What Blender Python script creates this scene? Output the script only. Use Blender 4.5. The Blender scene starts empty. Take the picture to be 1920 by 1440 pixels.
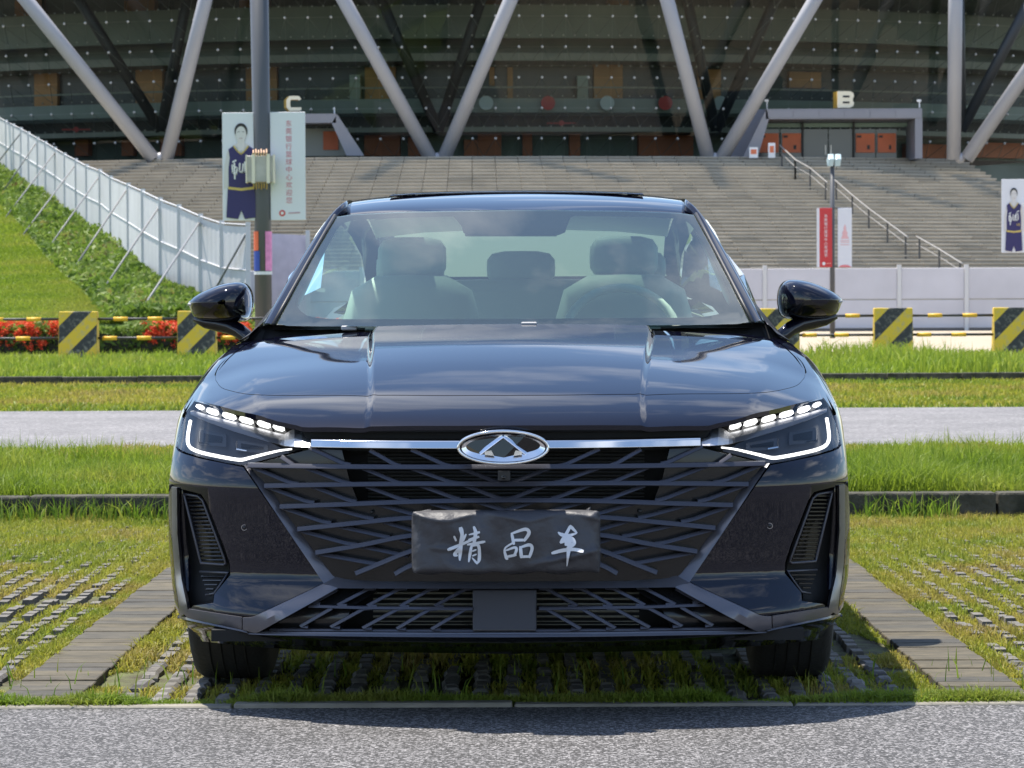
import bpy, bmesh, math, random
import numpy as np
from mathutils import Vector, Matrix

random.seed(7)
rng = np.random.default_rng(11)
sc = bpy.context.scene
COL = sc.collection

# ------------------------------------------------------------------ camera
FPX, CAMD, CAMH, YHOR = 5500.0, 7.5, 1.08, 567.0      # focal length in photo pixels, distance to the car, eye height, horizon row
PITCH = math.atan((720 - YHOR) / FPX)
ROLL = math.radians(0.25)
Fv = np.array([0, math.cos(PITCH), -math.sin(PITCH)])
U0 = np.array([0, math.sin(PITCH), math.cos(PITCH)])
R0 = np.array([1.0, 0, 0])
Rv = R0 * math.cos(ROLL) - U0 * math.sin(ROLL)
Uv = U0 * math.cos(ROLL) + R0 * math.sin(ROLL)
CAM = np.array([0, -CAMD, CAMH])
cd = bpy.data.cameras.new('camera')
cd.sensor_width = 36; cd.lens = FPX / 1920 * 36; cd.clip_start = 0.1; cd.clip_end = 3000
cd.dof.use_dof = True; cd.dof.focus_distance = 7.7; cd.dof.aperture_fstop = 20
cam = bpy.data.objects.new('camera', cd); COL.objects.link(cam)
m = Matrix.Identity(4)
for i in range(3):
    m[i][0] = Rv[i]; m[i][1] = Uv[i]; m[i][2] = -Fv[i]; m[i][3] = CAM[i]
cam.matrix_world = m
sc.camera = cam

# ------------------------------------------------------------------ sky, sun, exposure
SUN = np.array([-0.25, 0.22, 0.95]); SUN /= np.linalg.norm(SUN)
elev = math.asin(SUN[2]); azim = math.atan2(SUN[0], SUN[1])
wd = bpy.data.worlds.new('World'); sc.world = wd; wd.use_nodes = True
nt = wd.node_tree; nt.nodes.clear()
out = nt.nodes.new('ShaderNodeOutputWorld'); bg = nt.nodes.new('ShaderNodeBackground')
sky = nt.nodes.new('ShaderNodeTexSky'); sky.sky_type = 'NISHITA'; sky.sun_disc = False
sky.sun_elevation = elev; sky.sun_rotation = azim; sky.dust_density = 0.25; sky.air_density = 1.0; sky.ozone_density = 2.2
# broken fair-weather clouds all over the sky
tc = nt.nodes.new('ShaderNodeTexCoord'); sep = nt.nodes.new('ShaderNodeSeparateXYZ')
nt.links.new(tc.outputs['Generated'], sep.inputs[0])
zadd = nt.nodes.new('ShaderNodeMath'); zadd.operation = 'MAXIMUM'; zadd.inputs[1].default_value = 0.0
nt.links.new(sep.outputs['Z'], zadd.inputs[0])
zad2 = nt.nodes.new('ShaderNodeMath'); zad2.operation = 'ADD'; zad2.inputs[1].default_value = 0.16
nt.links.new(zadd.outputs[0], zad2.inputs[0])
vd = nt.nodes.new('ShaderNodeVectorMath'); vd.operation = 'DIVIDE'
cmb = nt.nodes.new('ShaderNodeCombineXYZ')
for k in range(3): nt.links.new(zad2.outputs[0], cmb.inputs[k])
nt.links.new(tc.outputs['Generated'], vd.inputs[0]); nt.links.new(cmb.outputs[0], vd.inputs[1])
nz = nt.nodes.new('ShaderNodeTexNoise'); nz.inputs['Scale'].default_value = 1.5; nz.inputs['Detail'].default_value = 9
nz.inputs['Roughness'].default_value = 0.58; nz.inputs['Distortion'].default_value = 0.25
nt.links.new(vd.outputs[0], nz.inputs['Vector'])
cr = nt.nodes.new('ShaderNodeValToRGB')
cr.color_ramp.elements[0].position = 0.52; cr.color_ramp.elements[0].color = (0, 0, 0, 1)
cr.color_ramp.elements[1].position = 0.72; cr.color_ramp.elements[1].color = (1, 1, 1, 1)
nt.links.new(nz.outputs['Fac'], cr.inputs[0])
mix = nt.nodes.new('ShaderNodeMix'); mix.data_type = 'RGBA'
cl = nt.nodes.new('ShaderNodeRGB'); cl.outputs[0].default_value = (9.0, 9.3, 10.0, 1)
nt.links.new(cr.outputs[0], mix.inputs['Factor']); nt.links.new(sky.outputs[0], mix.inputs['A']); nt.links.new(cl.outputs[0], mix.inputs['B'])
nt.links.new(mix.outputs['Result'], bg.inputs[0]); bg.inputs[1].default_value = 0.12
nt.links.new(bg.outputs[0], out.inputs[0])
sl = bpy.data.lights.new('sun', 'SUN'); sl.energy = 4.6; sl.angle = math.radians(0.53); sl.color = (1, 0.94, 0.84)
so = bpy.data.objects.new('sun', sl); COL.objects.link(so)
so.rotation_euler = Vector(SUN).to_track_quat('Z', 'Y').to_euler(); so.location = (0, 0, 60)
sc.view_settings.view_transform = 'Standard'; sc.view_settings.look = 'None'
sc.view_settings.gamma = 1; sc.view_settings.use_curve_mapping = False
sc.view_settings.exposure = 1.05
sc.cycles.use_denoising = True
sc.cycles.max_bounces = 8; sc.cycles.transparent_max_bounces = 24
sc.cycles.caustics_reflective = False; sc.cycles.caustics_refractive = False
sc.cycles.sample_clamp_indirect = 8

# ------------------------------------------------------------------ helpers
def ray(px, py):
    return Fv + Rv * (px - 960) / FPX + Uv * (720 - py) / FPX
def W(px, py, d):                    # the point d metres in front of the camera plane seen at (px, py)
    r = ray(px, py); t = d / r[1]
    return CAM + r * t
def G(px, py, z=0.0):
    r = ray(px, py); return CAM + r * (z - CAMH) / r[2]
def gy(py): return G(960, py)[1]

def pchip(xs, ys):
    xs = np.array(xs, float); ys = np.array(ys, float)
    h = np.diff(xs); dl = np.diff(ys) / h; n = len(xs); mm = np.zeros(n)
    for i in range(1, n - 1):
        if dl[i-1] * dl[i] > 0:
            w1 = 2*h[i] + h[i-1]; w2 = h[i] + 2*h[i-1]
            mm[i] = (w1 + w2) / (w1 / dl[i-1] + w2 / dl[i])
    mm[0] = dl[0]; mm[-1] = dl[-1]
    def f(x):
        x = min(max(x, xs[0]), xs[-1]); i = int(min(np.searchsorted(xs, x, 'right') - 1, n - 2)); i = max(i, 0)
        t = (x - xs[i]) / h[i]; t2 = t*t; t3 = t2*t
        return (2*t3-3*t2+1)*ys[i] + (t3-2*t2+t)*h[i]*mm[i] + (-2*t3+3*t2)*ys[i+1] + (t3-t2)*h[i]*mm[i+1]
    return f
def smooth(f, lo, hi, sig, n=600):
    """the same curve with its corners rounded over sig"""
    x = np.linspace(lo, hi, n); h = x[1]-x[0]; k = int(3*sig/h) + 1
    xe = np.concatenate([lo - h*np.arange(k, 0, -1), x, hi + h*np.arange(1, k+1)])
    sl0 = (f(lo+h)-f(lo))/h; sl1 = (f(hi)-f(hi-h))/h
    y = np.array([f(lo) + (q-lo)*sl0 if q < lo else f(hi) + (q-hi)*sl1 if q > hi else f(q) for q in xe])
    g = np.exp(-.5*((np.arange(-k, k+1)*h)/sig)**2); g /= g.sum(); y = np.convolve(y, g, 'valid')
    m = np.gradient(y, h)
    def F(q):
        q = min(max(q, lo), hi); i = min(int((q-lo)/h), n-2); t = (q-x[i])/h; t2 = t*t; t3 = t2*t
        return (2*t3-3*t2+1)*y[i] + (t3-2*t2+t)*h*m[i] + (-2*t3+3*t2)*y[i+1] + (t3-t2)*h*m[i+1]
    return F
def sstep(a, b, x):
    t = min(max((x - a) / (b - a), 0), 1); return t*t*(3-2*t)

MATS = {}
def mat(name, col, rough=0.5, metal=0.0, coat=0.0, spec=0.5, var=0.0, vscale=5.0, bump=0.0, bscale=40.0, emit=None, estr=0.0, detail=4.0, var2=None, coords='Object'):
    if name in MATS: return MATS[name]
    M = bpy.data.materials.new(name); M.use_nodes = True; t = M.node_tree
    b = t.nodes['Principled BSDF']
    b.inputs['Base Color'].default_value = (*col, 1); b.inputs['Roughness'].default_value = rough
    b.inputs['Metallic'].default_value = metal; b.inputs['Coat Weight'].default_value = coat
    b.inputs['Coat Roughness'].default_value = 0.02; b.inputs['Specular IOR Level'].default_value = spec
    if emit: b.inputs['Emission Color'].default_value = (*emit, 1); b.inputs['Emission Strength'].default_value = estr
    if var > 0 or bump > 0:
        tcn = t.nodes.new('ShaderNodeTexCoord')
        if var > 0:
            n = t.nodes.new('ShaderNodeTexNoise'); n.inputs['Scale'].default_value = vscale; n.inputs['Detail'].default_value = detail
            t.links.new(tcn.outputs[coords], n.inputs['Vector'])
            mx = t.nodes.new('ShaderNodeMix'); mx.data_type = 'RGBA'
            c2 = var2 if var2 else tuple(c * (1 - var) for c in col)
            mx.inputs['A'].default_value = (*[min(1, c * (1 + var)) for c in col], 1); mx.inputs['B'].default_value = (*c2, 1)
            mr = t.nodes.new('ShaderNodeMapRange'); mr.inputs[1].default_value = 0.35; mr.inputs[2].default_value = 0.65
            t.links.new(n.outputs['Fac'], mr.inputs[0]); t.links.new(mr.outputs[0], mx.inputs['Factor'])
            t.links.new(mx.outputs['Result'], b.inputs['Base Color'])
        if bump > 0:
            n2 = t.nodes.new('ShaderNodeTexNoise'); n2.inputs['Scale'].default_value = bscale; n2.inputs['Detail'].default_value = 5
            t.links.new(tcn.outputs[coords], n2.inputs['Vector'])
            bp = t.nodes.new('ShaderNodeBump'); bp.inputs['Strength'].default_value = bump; bp.inputs['Distance'].default_value = 0.02
            t.links.new(n2.outputs['Fac'], bp.inputs['Height']); t.links.new(bp.outputs[0], b.inputs['Normal'])
    MATS[name] = M; return M
def glassmat(name, tint, spec=1.0, rough=0.0, ior=1.5, film=0.0):
    if name in MATS: return MATS[name]
    M = bpy.data.materials.new(name); M.use_nodes = True; t = M.node_tree; t.nodes.clear()
    o = t.nodes.new('ShaderNodeOutputMaterial'); tr = t.nodes.new('ShaderNodeBsdfTransparent'); tr.inputs[0].default_value = (*tint, 1)
    gl = t.nodes.new('ShaderNodeBsdfGlossy'); gl.inputs['Roughness'].default_value = rough; gl.inputs[0].default_value = (spec, spec, spec, 1)
    fr = t.nodes.new('ShaderNodeFresnel'); fr.inputs[0].default_value = ior
    mx = t.nodes.new('ShaderNodeMixShader')
    src = tr.outputs[0]
    if film:                          # pale green diffuse share that paints haze over the pane
        df = t.nodes.new('ShaderNodeBsdfDiffuse'); df.inputs[0].default_value = (.52, .72, .62, 1); m0 = t.nodes.new('ShaderNodeMixShader'); m0.inputs[0].default_value = film
        t.links.new(tr.outputs[0], m0.inputs[1]); t.links.new(df.outputs[0], m0.inputs[2]); src = m0.outputs[0]
    t.links.new(fr.outputs[0], mx.inputs[0]); t.links.new(src, mx.inputs[1]); t.links.new(gl.outputs[0], mx.inputs[2])
    t.links.new(mx.outputs[0], o.inputs[0]); MATS[name] = M; return M

def with_nrm(M):
    """copy of a material that shades with the exact surface normal kept in the mesh attribute nrm"""
    key = M.name + '_curved'
    if key in MATS: return MATS[key]
    C = M.copy(); C.name = key; t = C.node_tree; at = t.nodes.new('ShaderNodeAttribute'); at.attribute_name = 'nrm'
    vt = t.nodes.new('ShaderNodeVectorTransform'); vt.vector_type = 'NORMAL'; vt.convert_from = 'OBJECT'; vt.convert_to = 'WORLD'
    t.links.new(at.outputs['Vector'], vt.inputs[0])
    for n in t.nodes:
        for nm in ('Normal', 'Coat Normal'):
            if nm in n.inputs and n.type != 'VECT_TRANSFORM': t.links.new(vt.outputs[0], n.inputs[nm])
    MATS[key] = C; return C
def link(name, me, m=None, parent=None, smooth=False):
    o = bpy.data.objects.new(name, me); COL.objects.link(o)
    if m is not None: me.materials.append(m)
    if parent is not None: o.parent = parent
    if smooth:
        me.polygons.foreach_set('use_smooth', [True] * len(me.polygons))
    return o
def mesh_of(name, V, F):
    me = bpy.data.meshes.new(name); me.from_pydata([tuple(map(float, v)) for v in V], [], F); me.update(); return me
def pyobj(name, V, F, m, parent=None, smooth=False):
    return link(name, mesh_of(name, V, F), m, parent, smooth)
def empty(name, loc=(0, 0, 0), rz=0, parent=None):
    o = bpy.data.objects.new(name, None); o.empty_display_size = 0.1; COL.objects.link(o)
    o.location = tuple(map(float, loc)); o.rotation_euler = (0, 0, rz)
    if parent: o.parent = parent
    return o
def tag(o, label, cat, group=None, kind=None):
    o['label'] = label; o['category'] = cat
    if group: o['group'] = group
    if kind: o['kind'] = kind
    return o
def struct(o, label=None, kind='structure'):
    o['kind'] = kind
    if label: o['label'] = label
    return o
class MB:
    def __init__(s): s.V = []; s.F = []
    def quad(s, *p):
        b = len(s.V); s.V += [tuple(map(float, q)) for q in p]; s.F.append(tuple(range(b, b + len(p)))); return s
    def hexa(s, lo, hi):             # two rings of equal length -> closed prism
        b = len(s.V); n = len(lo); s.V += [tuple(map(float, q)) for q in lo] + [tuple(map(float, q)) for q in hi]
        s.F.append(tuple(range(b + n - 1, b - 1, -1))); s.F.append(tuple(range(b + n, b + 2*n)))
        for i in range(n):
            j = (i + 1) % n; s.F.append((b+i, b+j, b+n+j, b+n+i))
        return s
    def box(s, x0, x1, y0, y1, z0, z1):
        return s.hexa([(x0,y0,z0),(x1,y0,z0),(x1,y1,z0),(x0,y1,z0)], [(x0,y0,z1),(x1,y0,z1),(x1,y1,z1),(x0,y1,z1)])
    def tube(s, pts, r, n=8, caps=True):
        pts = [np.array(p, float) for p in pts]; rs = r if isinstance(r, (list, tuple)) else [r] * len(pts)
        b = len(s.V); k = len(pts); prev = None
        for i, p in enumerate(pts):
            t = pts[min(i+1, k-1)] - pts[max(i-1, 0)]; t /= np.linalg.norm(t) + 1e-9
            if prev is None:
                a = np.array([0, 0, 1.0]) if abs(t[2]) < 0.9 else np.array([1.0, 0, 0])
                u = np.cross(t, a)
            else: u = prev - t * prev.dot(t)
            u /= np.linalg.norm(u); v = np.cross(t, u); prev = u
            for j in range(n):
                a = 2*math.pi*j/n; s.V.append(tuple(p + rs[i]*(u*math.cos(a) + v*math.sin(a))))
        for i in range(k - 1):
            for j in range(n):
                j2 = (j+1) % n; s.F.append((b+i*n+j, b+i*n+j2, b+(i+1)*n+j2, b+(i+1)*n+j))
        if caps:
            s.F.append(tuple(b+j for j in range(n-1, -1, -1))); s.F.append(tuple(b+(k-1)*n+j for j in range(n)))
        return s
    def grid(s, P):                  # P[i][j] points
        b = len(s.V); n = len(P); k = len(P[0])
        for row in P: s.V += [tuple(map(float, q)) for q in row]
        for i in range(n-1):
            for j in range(k-1): s.F.append((b+i*k+j, b+i*k+j+1, b+(i+1)*k+j+1, b+(i+1)*k+j))
        return s
    def sphere(s, c, r, nu=8, nv=5):
        P = [[(c[0]+r*math.sin(math.pi*i/nv)*math.cos(2*math.pi*j/nu), c[1]+r*math.sin(math.pi*i/nv)*math.sin(2*math.pi*j/nu), c[2]+r*math.cos(math.pi*i/nv)) for j in range(nu+1)] for i in range(nv+1)]
        return s.grid(P)
    def build(s, name, m, parent=None, smooth=False):
        return pyobj(name, s.V, s.F, m, parent, smooth)
def bevel(o, w, seg=2):
    md = o.modifiers.new('bevel', 'BEVEL'); md.width = w; md.segments = seg; md.limit_method = 'ANGLE'; md.angle_limit = 0.6
    return o
def copy_tree(o, parent=None):
    c = o.copy(); COL.objects.link(c); c.parent = parent
    for ch in list(o.children): copy_tree(ch, c)
    return c
def text_mesh(name, s, size, m, parent=None):
    cu = bpy.data.curves.new(name, 'FONT'); cu.body = s; cu.size = size; cu.align_x = 'CENTER'; cu.align_y = 'CENTER'
    o = bpy.data.objects.new(name, cu); COL.objects.link(o)
    dg = bpy.context.evaluated_depsgraph_get(); me = bpy.data.meshes.new_from_object(o.evaluated_get(dg))
    bpy.data.objects.remove(o); bpy.data.curves.remove(cu)
    me.name = name; me.materials.clear(); o = link(name, me, m, parent); return o
# ------------------------------------------------------------------ ground, roads, kerbs
Y_EDGE = gy(1326); Y_KERB = 7.0; BANK = 0.11
Y_R0, Y_R1 = 12.1, gy(771)
Y_K2 = gy(719); Y_BAR = gy(678) 
DLT = 0.004

def ground_material(name, dry=False):
    M = mat(name, (0.12, 0.15, 0.03), 0.95, var=0.35, vscale=1.6, var2=(0.14, 0.12, 0.045) if dry else (0.08, 0.13, 0.02), bump=0.5, bscale=30)
    return M
m_soil = mat('soil_moss', (0.075, 0.085, 0.03), 0.95, var=0.35, vscale=9, var2=(0.045, 0.035, 0.02), bump=0.6, bscale=60)
m_lawn = ground_material('lawn_turf'); m_dry = ground_material('dry_turf', True)
def asphalt(name, base, contrast, scale):
    M = bpy.data.materials.new(name); M.use_nodes = True; t = M.node_tree; b = t.nodes['Principled BSDF']; b.inputs['Roughness'].default_value = 0.82
    tcn = t.nodes.new('ShaderNodeTexCoord')
    v = t.nodes.new('ShaderNodeTexVoronoi'); v.inputs['Scale'].default_value = scale; v.feature = 'F1'
    n = t.nodes.new('ShaderNodeTexNoise'); n.inputs['Scale'].default_value = 1.1; n.inputs['Detail'].default_value = 5
    n3 = t.nodes.new('ShaderNodeTexNoise'); n3.inputs['Scale'].default_value = scale * 0.9; n3.inputs['Detail'].default_value = 3
    for q in (v, n, n3): t.links.new(tcn.outputs['Object'], q.inputs['Vector'])
    bw = t.nodes.new('ShaderNodeSeparateColor'); t.links.new(v.outputs['Color'], bw.inputs[0])
    r = t.nodes.new('ShaderNodeValToRGB'); e = r.color_ramp.elements
    lo = [c * (1 - contrast) for c in base]; hi = [c * (1 + 2.6 * contrast) for c in base]
    e[0].position = 0.28; e[0].color = (*lo, 1); e[1].position = 0.85; e[1].color = (*hi, 1)
    mid = r.color_ramp.elements.new(0.58); mid.color = (*[c*.8 for c in base], 1)
    mm = t.nodes.new('ShaderNodeMath'); mm.operation = 'MULTIPLY_ADD'; mm.inputs[1].default_value = 0.80; 
    ms = t.nodes.new('ShaderNodeMath'); ms.operation = 'MULTIPLY'; ms.inputs[1].default_value = 0.22
    t.links.new(n3.outputs['Fac'], ms.inputs[0]); t.links.new(bw.outputs[0], mm.inputs[0]); t.links.new(ms.outputs[0], mm.inputs[2])
    t.links.new(mm.outputs[0], r.inputs[0])
    mx = t.nodes.new('ShaderNodeMix'); mx.data_type = 'RGBA'; mx.blend_type = 'MULTIPLY'; mx.inputs['Factor'].default_value = 1
    mr = t.nodes.new('ShaderNodeMapRange'); mr.inputs[1].default_value = 0.3; mr.inputs[2].default_value = 0.7; mr.inputs[3].default_value = 0.82; mr.inputs[4].default_value = 1.15
    t.links.new(n.outputs['Fac'], mr.inputs[0]); t.links.new(r.outputs[0], mx.inputs['A']); t.links.new(mr.outputs[0], mx.inputs['B'])
    t.links.new(mx.outputs['Result'], b.inputs['Base Color'])
    bp = t.nodes.new('ShaderNodeBump'); bp.inputs['Strength'].default_value = 0.9; bp.inputs['Distance'].default_value = 0.004
    t.links.new(mm.outputs[0], bp.inputs['Height']); t.links.new(bp.outputs[0], b.inputs['Normal'])
    return M
m_asph = asphalt('coarse_asphalt', (0.078, 0.075, 0.076), 0.75, 165)
m_road = asphalt('worn_road', (0.155, 0.148, 0.15), 0.18, 40)
m_conc = mat('concrete', (0.20, 0.185, 0.155), 0.85, var=0.2, vscale=6, bump=0.3, bscale=30)
m_dkconc = mat('weathered_kerb_stone', (0.055, 0.05, 0.038), 0.9, var=0.45, vscale=9, var2=(0.03, 0.03, 0.02), bump=0.5, bscale=40)
m_beige = mat('beige_paving', (0.33, 0.275, 0.20), 0.85, var=0.12, vscale=2, bump=0.2)

def sheet(name, x0, x1, y0, y1, z, m, label):
    return struct(pyobj(name, [(x0,y0,z),(x1,y0,z),(x1,y1,z),(x0,y1,z)], [(0,1,2,3)], m), label)
sheet('ground', -1500, 1500, -300, 2500, -0.03, mat('dull_paving', (.11,.10,.085), .9, var=.2, vscale=.3), 'wide dull ground reaching the horizon')
sheet('asphalt_road', -40, 40, -60, Y_EDGE, 0.0, m_asph, 'coarse grey asphalt in front of the car')
parking = sheet('parking_bay', -14, 14, Y_EDGE + 0.06, Y_KERB, -0.012, m_soil, 'soil under the grass paving of the parking bays')
edge = empty('concrete_edging', (0, Y_EDGE, 0)); struct(edge, 'thin pale concrete edging strip along the asphalt')
for i in range(-9, 9):
    bevel(MB().box(i*0.75+0.003, i*0.75+0.747, 0.002 + random.uniform(-.004,.004), 0.058, -0.04, 0.008 + random.uniform(-.004, .004)).build('edging_block', m_conc, edge), 0.004, 1)
bank_z = BANK - 0.015
sheet('grass_bank', -30, 30, Y_KERB + 0.14, Y_R0, bank_z, m_dry, 'raised grass strip between parking bay and far road')
sheet('far_road', -60, 60, Y_R0 + 0.01, Y_R1, 0.02, m_road, 'pale worn asphalt road behind the parking bay')
sheet('far_verge', -60, 60, Y_R1 + 0.01, Y_K2, 0.0, m_dry, 'dry grass verge beyond the far road')
sheet('barrier_strip', -60, 60, Y_K2 + 0.14, Y_BAR + 1.2, 0.09, m_lawn, 'grass strip in front of the striped barriers')
sheet('plaza_paving', 2.4, 70, Y_BAR + 1.25, 98, 0.04, m_beige, 'pale beige paving in front of the site fence')
sheet('hedge_kerb_path', -60, 2.35, Y_BAR + 1.25, Y_BAR + 3.2, 0.05, m_beige, 'pale concrete path in front of the flower hedge')
def kerb(name, y, z1, n, w, label, m=m_dkconc):
    k = empty(name, (0, y, 0)); struct(k, label)
    for i in range(-n, n):
        j = random.uniform(-.006, .006)
        bevel(MB().box(i*w+0.006, i*w+w-0.006, j, 0.13 + j, -0.02, z1 + random.uniform(-.008, .004)).build('kerb_stone', m, k), 0.012, 2)
    return k
kerb('kerb', Y_KERB, BANK + 0.02, 8, 0.8, 'mossy concrete kerb at the back of the parking bay')
kerb('far_kerb', Y_K2, 0.12, 14, 1.0, 'low dark kerb below the striped barriers')

# ------------------------------------------------------------------ paving of the bay
def shade_mat(name, cols, rough=0.85, bump=0.4):
    M = bpy.data.materials.new(name); M.use_nodes = True; t = M.node_tree; b = t.nodes['Principled BSDF']; b.inputs['Roughness'].default_value = rough
    oi = t.nodes.new('ShaderNodeObjectInfo'); r = t.nodes.new('ShaderNodeValToRGB'); e = r.color_ramp.elements
    e[0].color = (*cols[0], 1); e[1].color = (*cols[-1], 1)
    for i, c in enumerate(cols[1:-1]):
        q = e.new((i + 1) / (len(cols) - 1)); q.color = (*c, 1)
    t.links.new(oi.outputs['Random'], r.inputs[0])
    tcn = t.nodes.new('ShaderNodeTexCoord'); ge = t.nodes.new('ShaderNodeNewGeometry')
    n = t.nodes.new('ShaderNodeTexNoise'); n.inputs['Scale'].default_value = 22; n.inputs['Detail'].default_value = 6
    t.links.new(ge.outputs['Position'], n.inputs['Vector'])
    mr = t.nodes.new('ShaderNodeMapRange'); mr.inputs[1].default_value = 0.3; mr.inputs[2].default_value = 0.7; mr.inputs[3].default_value = 0.45; mr.inputs[4].default_value = 1.5; n.inputs['Roughness'].default_value = .75
    mps = t.nodes.new('ShaderNodeMapping'); mps.inputs['Scale'].default_value = (.45, 1, 1); t.links.new(ge.outputs['Position'], mps.inputs[0]); t.links.new(mps.outputs[0], n.inputs['Vector'])
    t.links.new(n.outputs['Fac'], mr.inputs[0])
    mx = t.nodes.new('ShaderNodeMix'); mx.data_type = 'RGBA'; mx.blend_type = 'MULTIPLY'; mx.inputs['Factor'].default_value = 1
    t.links.new(r.outputs[0], mx.inputs['A']); t.links.new(mr.outputs[0], mx.inputs['B']); t.links.new(mx.outputs['Result'], b.inputs['Base Color'])
    bp = t.nodes.new('ShaderNodeBump'); bp.inputs['Strength'].default_value = bump; bp.inputs['Distance'].default_value = 0.004
    t.links.new(n.outputs['Fac'], bp.inputs['Height']); t.links.new(bp.outputs[0], b.inputs['Normal'])
    return M
m_cob = shade_mat('cobble', [(0.085, 0.08, 0.078), (0.15, 0.14, 0.13), (0.11, 0.10, 0.085)])
m_slab = shade_mat('brick_paver', [(0.036, 0.034, 0.025), (0.075, 0.06, 0.033), (0.054, 0.048, 0.036), (0.088, 0.072, 0.042), (0.044, 0.04, 0.033), (0.048, 0.043, 0.03)])
def stone_mesh(w, l, h, bev):
    bm = bmesh.new(); bmesh.ops.create_cube(bm, size=1)
    for v in bm.verts: v.co.x *= w; v.co.y *= l; v.co.z = (v.co.z - 0.5) * h
    bmesh.ops.bevel(bm, geom=[e for e in bm.edges if all(v.co.z > -h*0.5 for v in e.verts)], offset=bev, segments=1, affect='EDGES')
    me = bpy.data.meshes.new('stone'); bm.to_mesh(me); bm.free(); return me
SW, SP = 0.088, 0.108                                                  # pitch across, pitch along
STRIPX = (-1.295, 1.295)                                                # the two solid brick tracks
stones = []; cols_x = []
x = -4.4
while x < 4.4:
    if all(abs(x - s) > 0.155 for s in STRIPX): cols_x.append(x)
    x += SW
for cx in cols_x:
    off = random.uniform(0, SP)
    y = Y_EDGE + 0.11
    while y < Y_KERB - 0.3:
        xx = cx + random.uniform(-.004, .004); yy = y + off * 0.4
        if abs(xx) < 0.2 * (yy + CAMD) + 0.5 and not (abs(xx) < 0.75 and yy > 1.6) and random.random() > .12: stones.append((yy, xx))
        y += SP
stones.sort()
me_c = stone_mesh(0.045, SP - 0.022, 0.05, 0.009); me_c.materials.append(m_cob)
for i, (yy, xx) in enumerate(stones[:300]):
    o = bpy.data.objects.new('cobble', me_c); COL.objects.link(o); o.parent = parking
    o.location = (xx, yy, 0.006 + random.uniform(-.003, .004)); o.rotation_euler = (random.uniform(-.05, .05), random.uniform(-.05, .05), random.uniform(-.11, .11))
rest = MB()
for yy, xx in stones[300:]:
    w, l, h = 0.0225, (SP - 0.022) / 2, 0.008 + random.uniform(-.004, .004)
    rest.hexa([(xx-w,yy-l,-.03),(xx+w,yy-l,-.03),(xx+w,yy+l,-.03),(xx-w,yy+l,-.03)], [(xx-w+.006,yy-l+.006,h),(xx+w-.006,yy-l+.006,h),(xx+w-.006,yy+l-.006,h),(xx-w+.006,yy+l-.006,h)])
ro = rest.build('cobbles', m_cob, parking); ro['kind'] = 'stuff'
for sx in STRIPX:
    y = Y_EDGE + 0.075
    while y < Y_KERB - 0.5:
        L = random.choice((0.105, 0.105, 0.115, 0.1))
        me = stone_mesh(0.215, L - 0.004, 0.06, 0.0025); me.materials.append(m_slab)
        o = bpy.data.objects.new('brick_paver', me); COL.objects.link(o); o.parent = parking
        o.location = (sx + random.uniform(-.004, .004), y + L/2, 0.012 + random.uniform(-.002, .002)); o.rotation_euler = (random.uniform(-.008, .008), random.uniform(-.006, .006), random.uniform(-.012, .012))
        y += L

# ------------------------------------------------------------------ grass
def grass_mat(name, cols, trans=0.5):
    M = bpy.data.materials.new(name); M.use_nodes = True; t = M.node_tree; t.nodes.clear()
    o = t.nodes.new('ShaderNodeOutputMaterial'); at = t.nodes.new('ShaderNodeAttribute'); at.attribute_name = 'tint'
    r = t.nodes.new('ShaderNodeValToRGB'); e = r.color_ramp.elements
    e[0].color = (*cols[0], 1); e[1].color = (*cols[-1], 1)
    for i, c in enumerate(cols[1:-1]):
        q = e.new((i + 1) / (len(cols) - 1)); q.color = (*c, 1)
    t.links.new(at.outputs['Fac'], r.inputs[0])
    d = t.nodes.new('ShaderNodeBsdfPrincipled'); d.inputs['Roughness'].default_value = 0.55; d.inputs['Specular IOR Level'].default_value = 0.3
    tl = t.nodes.new('ShaderNodeBsdfTranslucent'); mx = t.nodes.new('ShaderNodeMixShader'); mx.inputs[0].default_value = trans
    t.links.new(r.outputs[0], d.inputs['Base Color']); t.links.new(r.outputs[0], tl.inputs[0])
    t.links.new(d.outputs[0], mx.inputs[1]); t.links.new(tl.outputs[0], mx.inputs[2]); t.links.new(mx.outputs[0], o.inputs[0])
    return M
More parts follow.
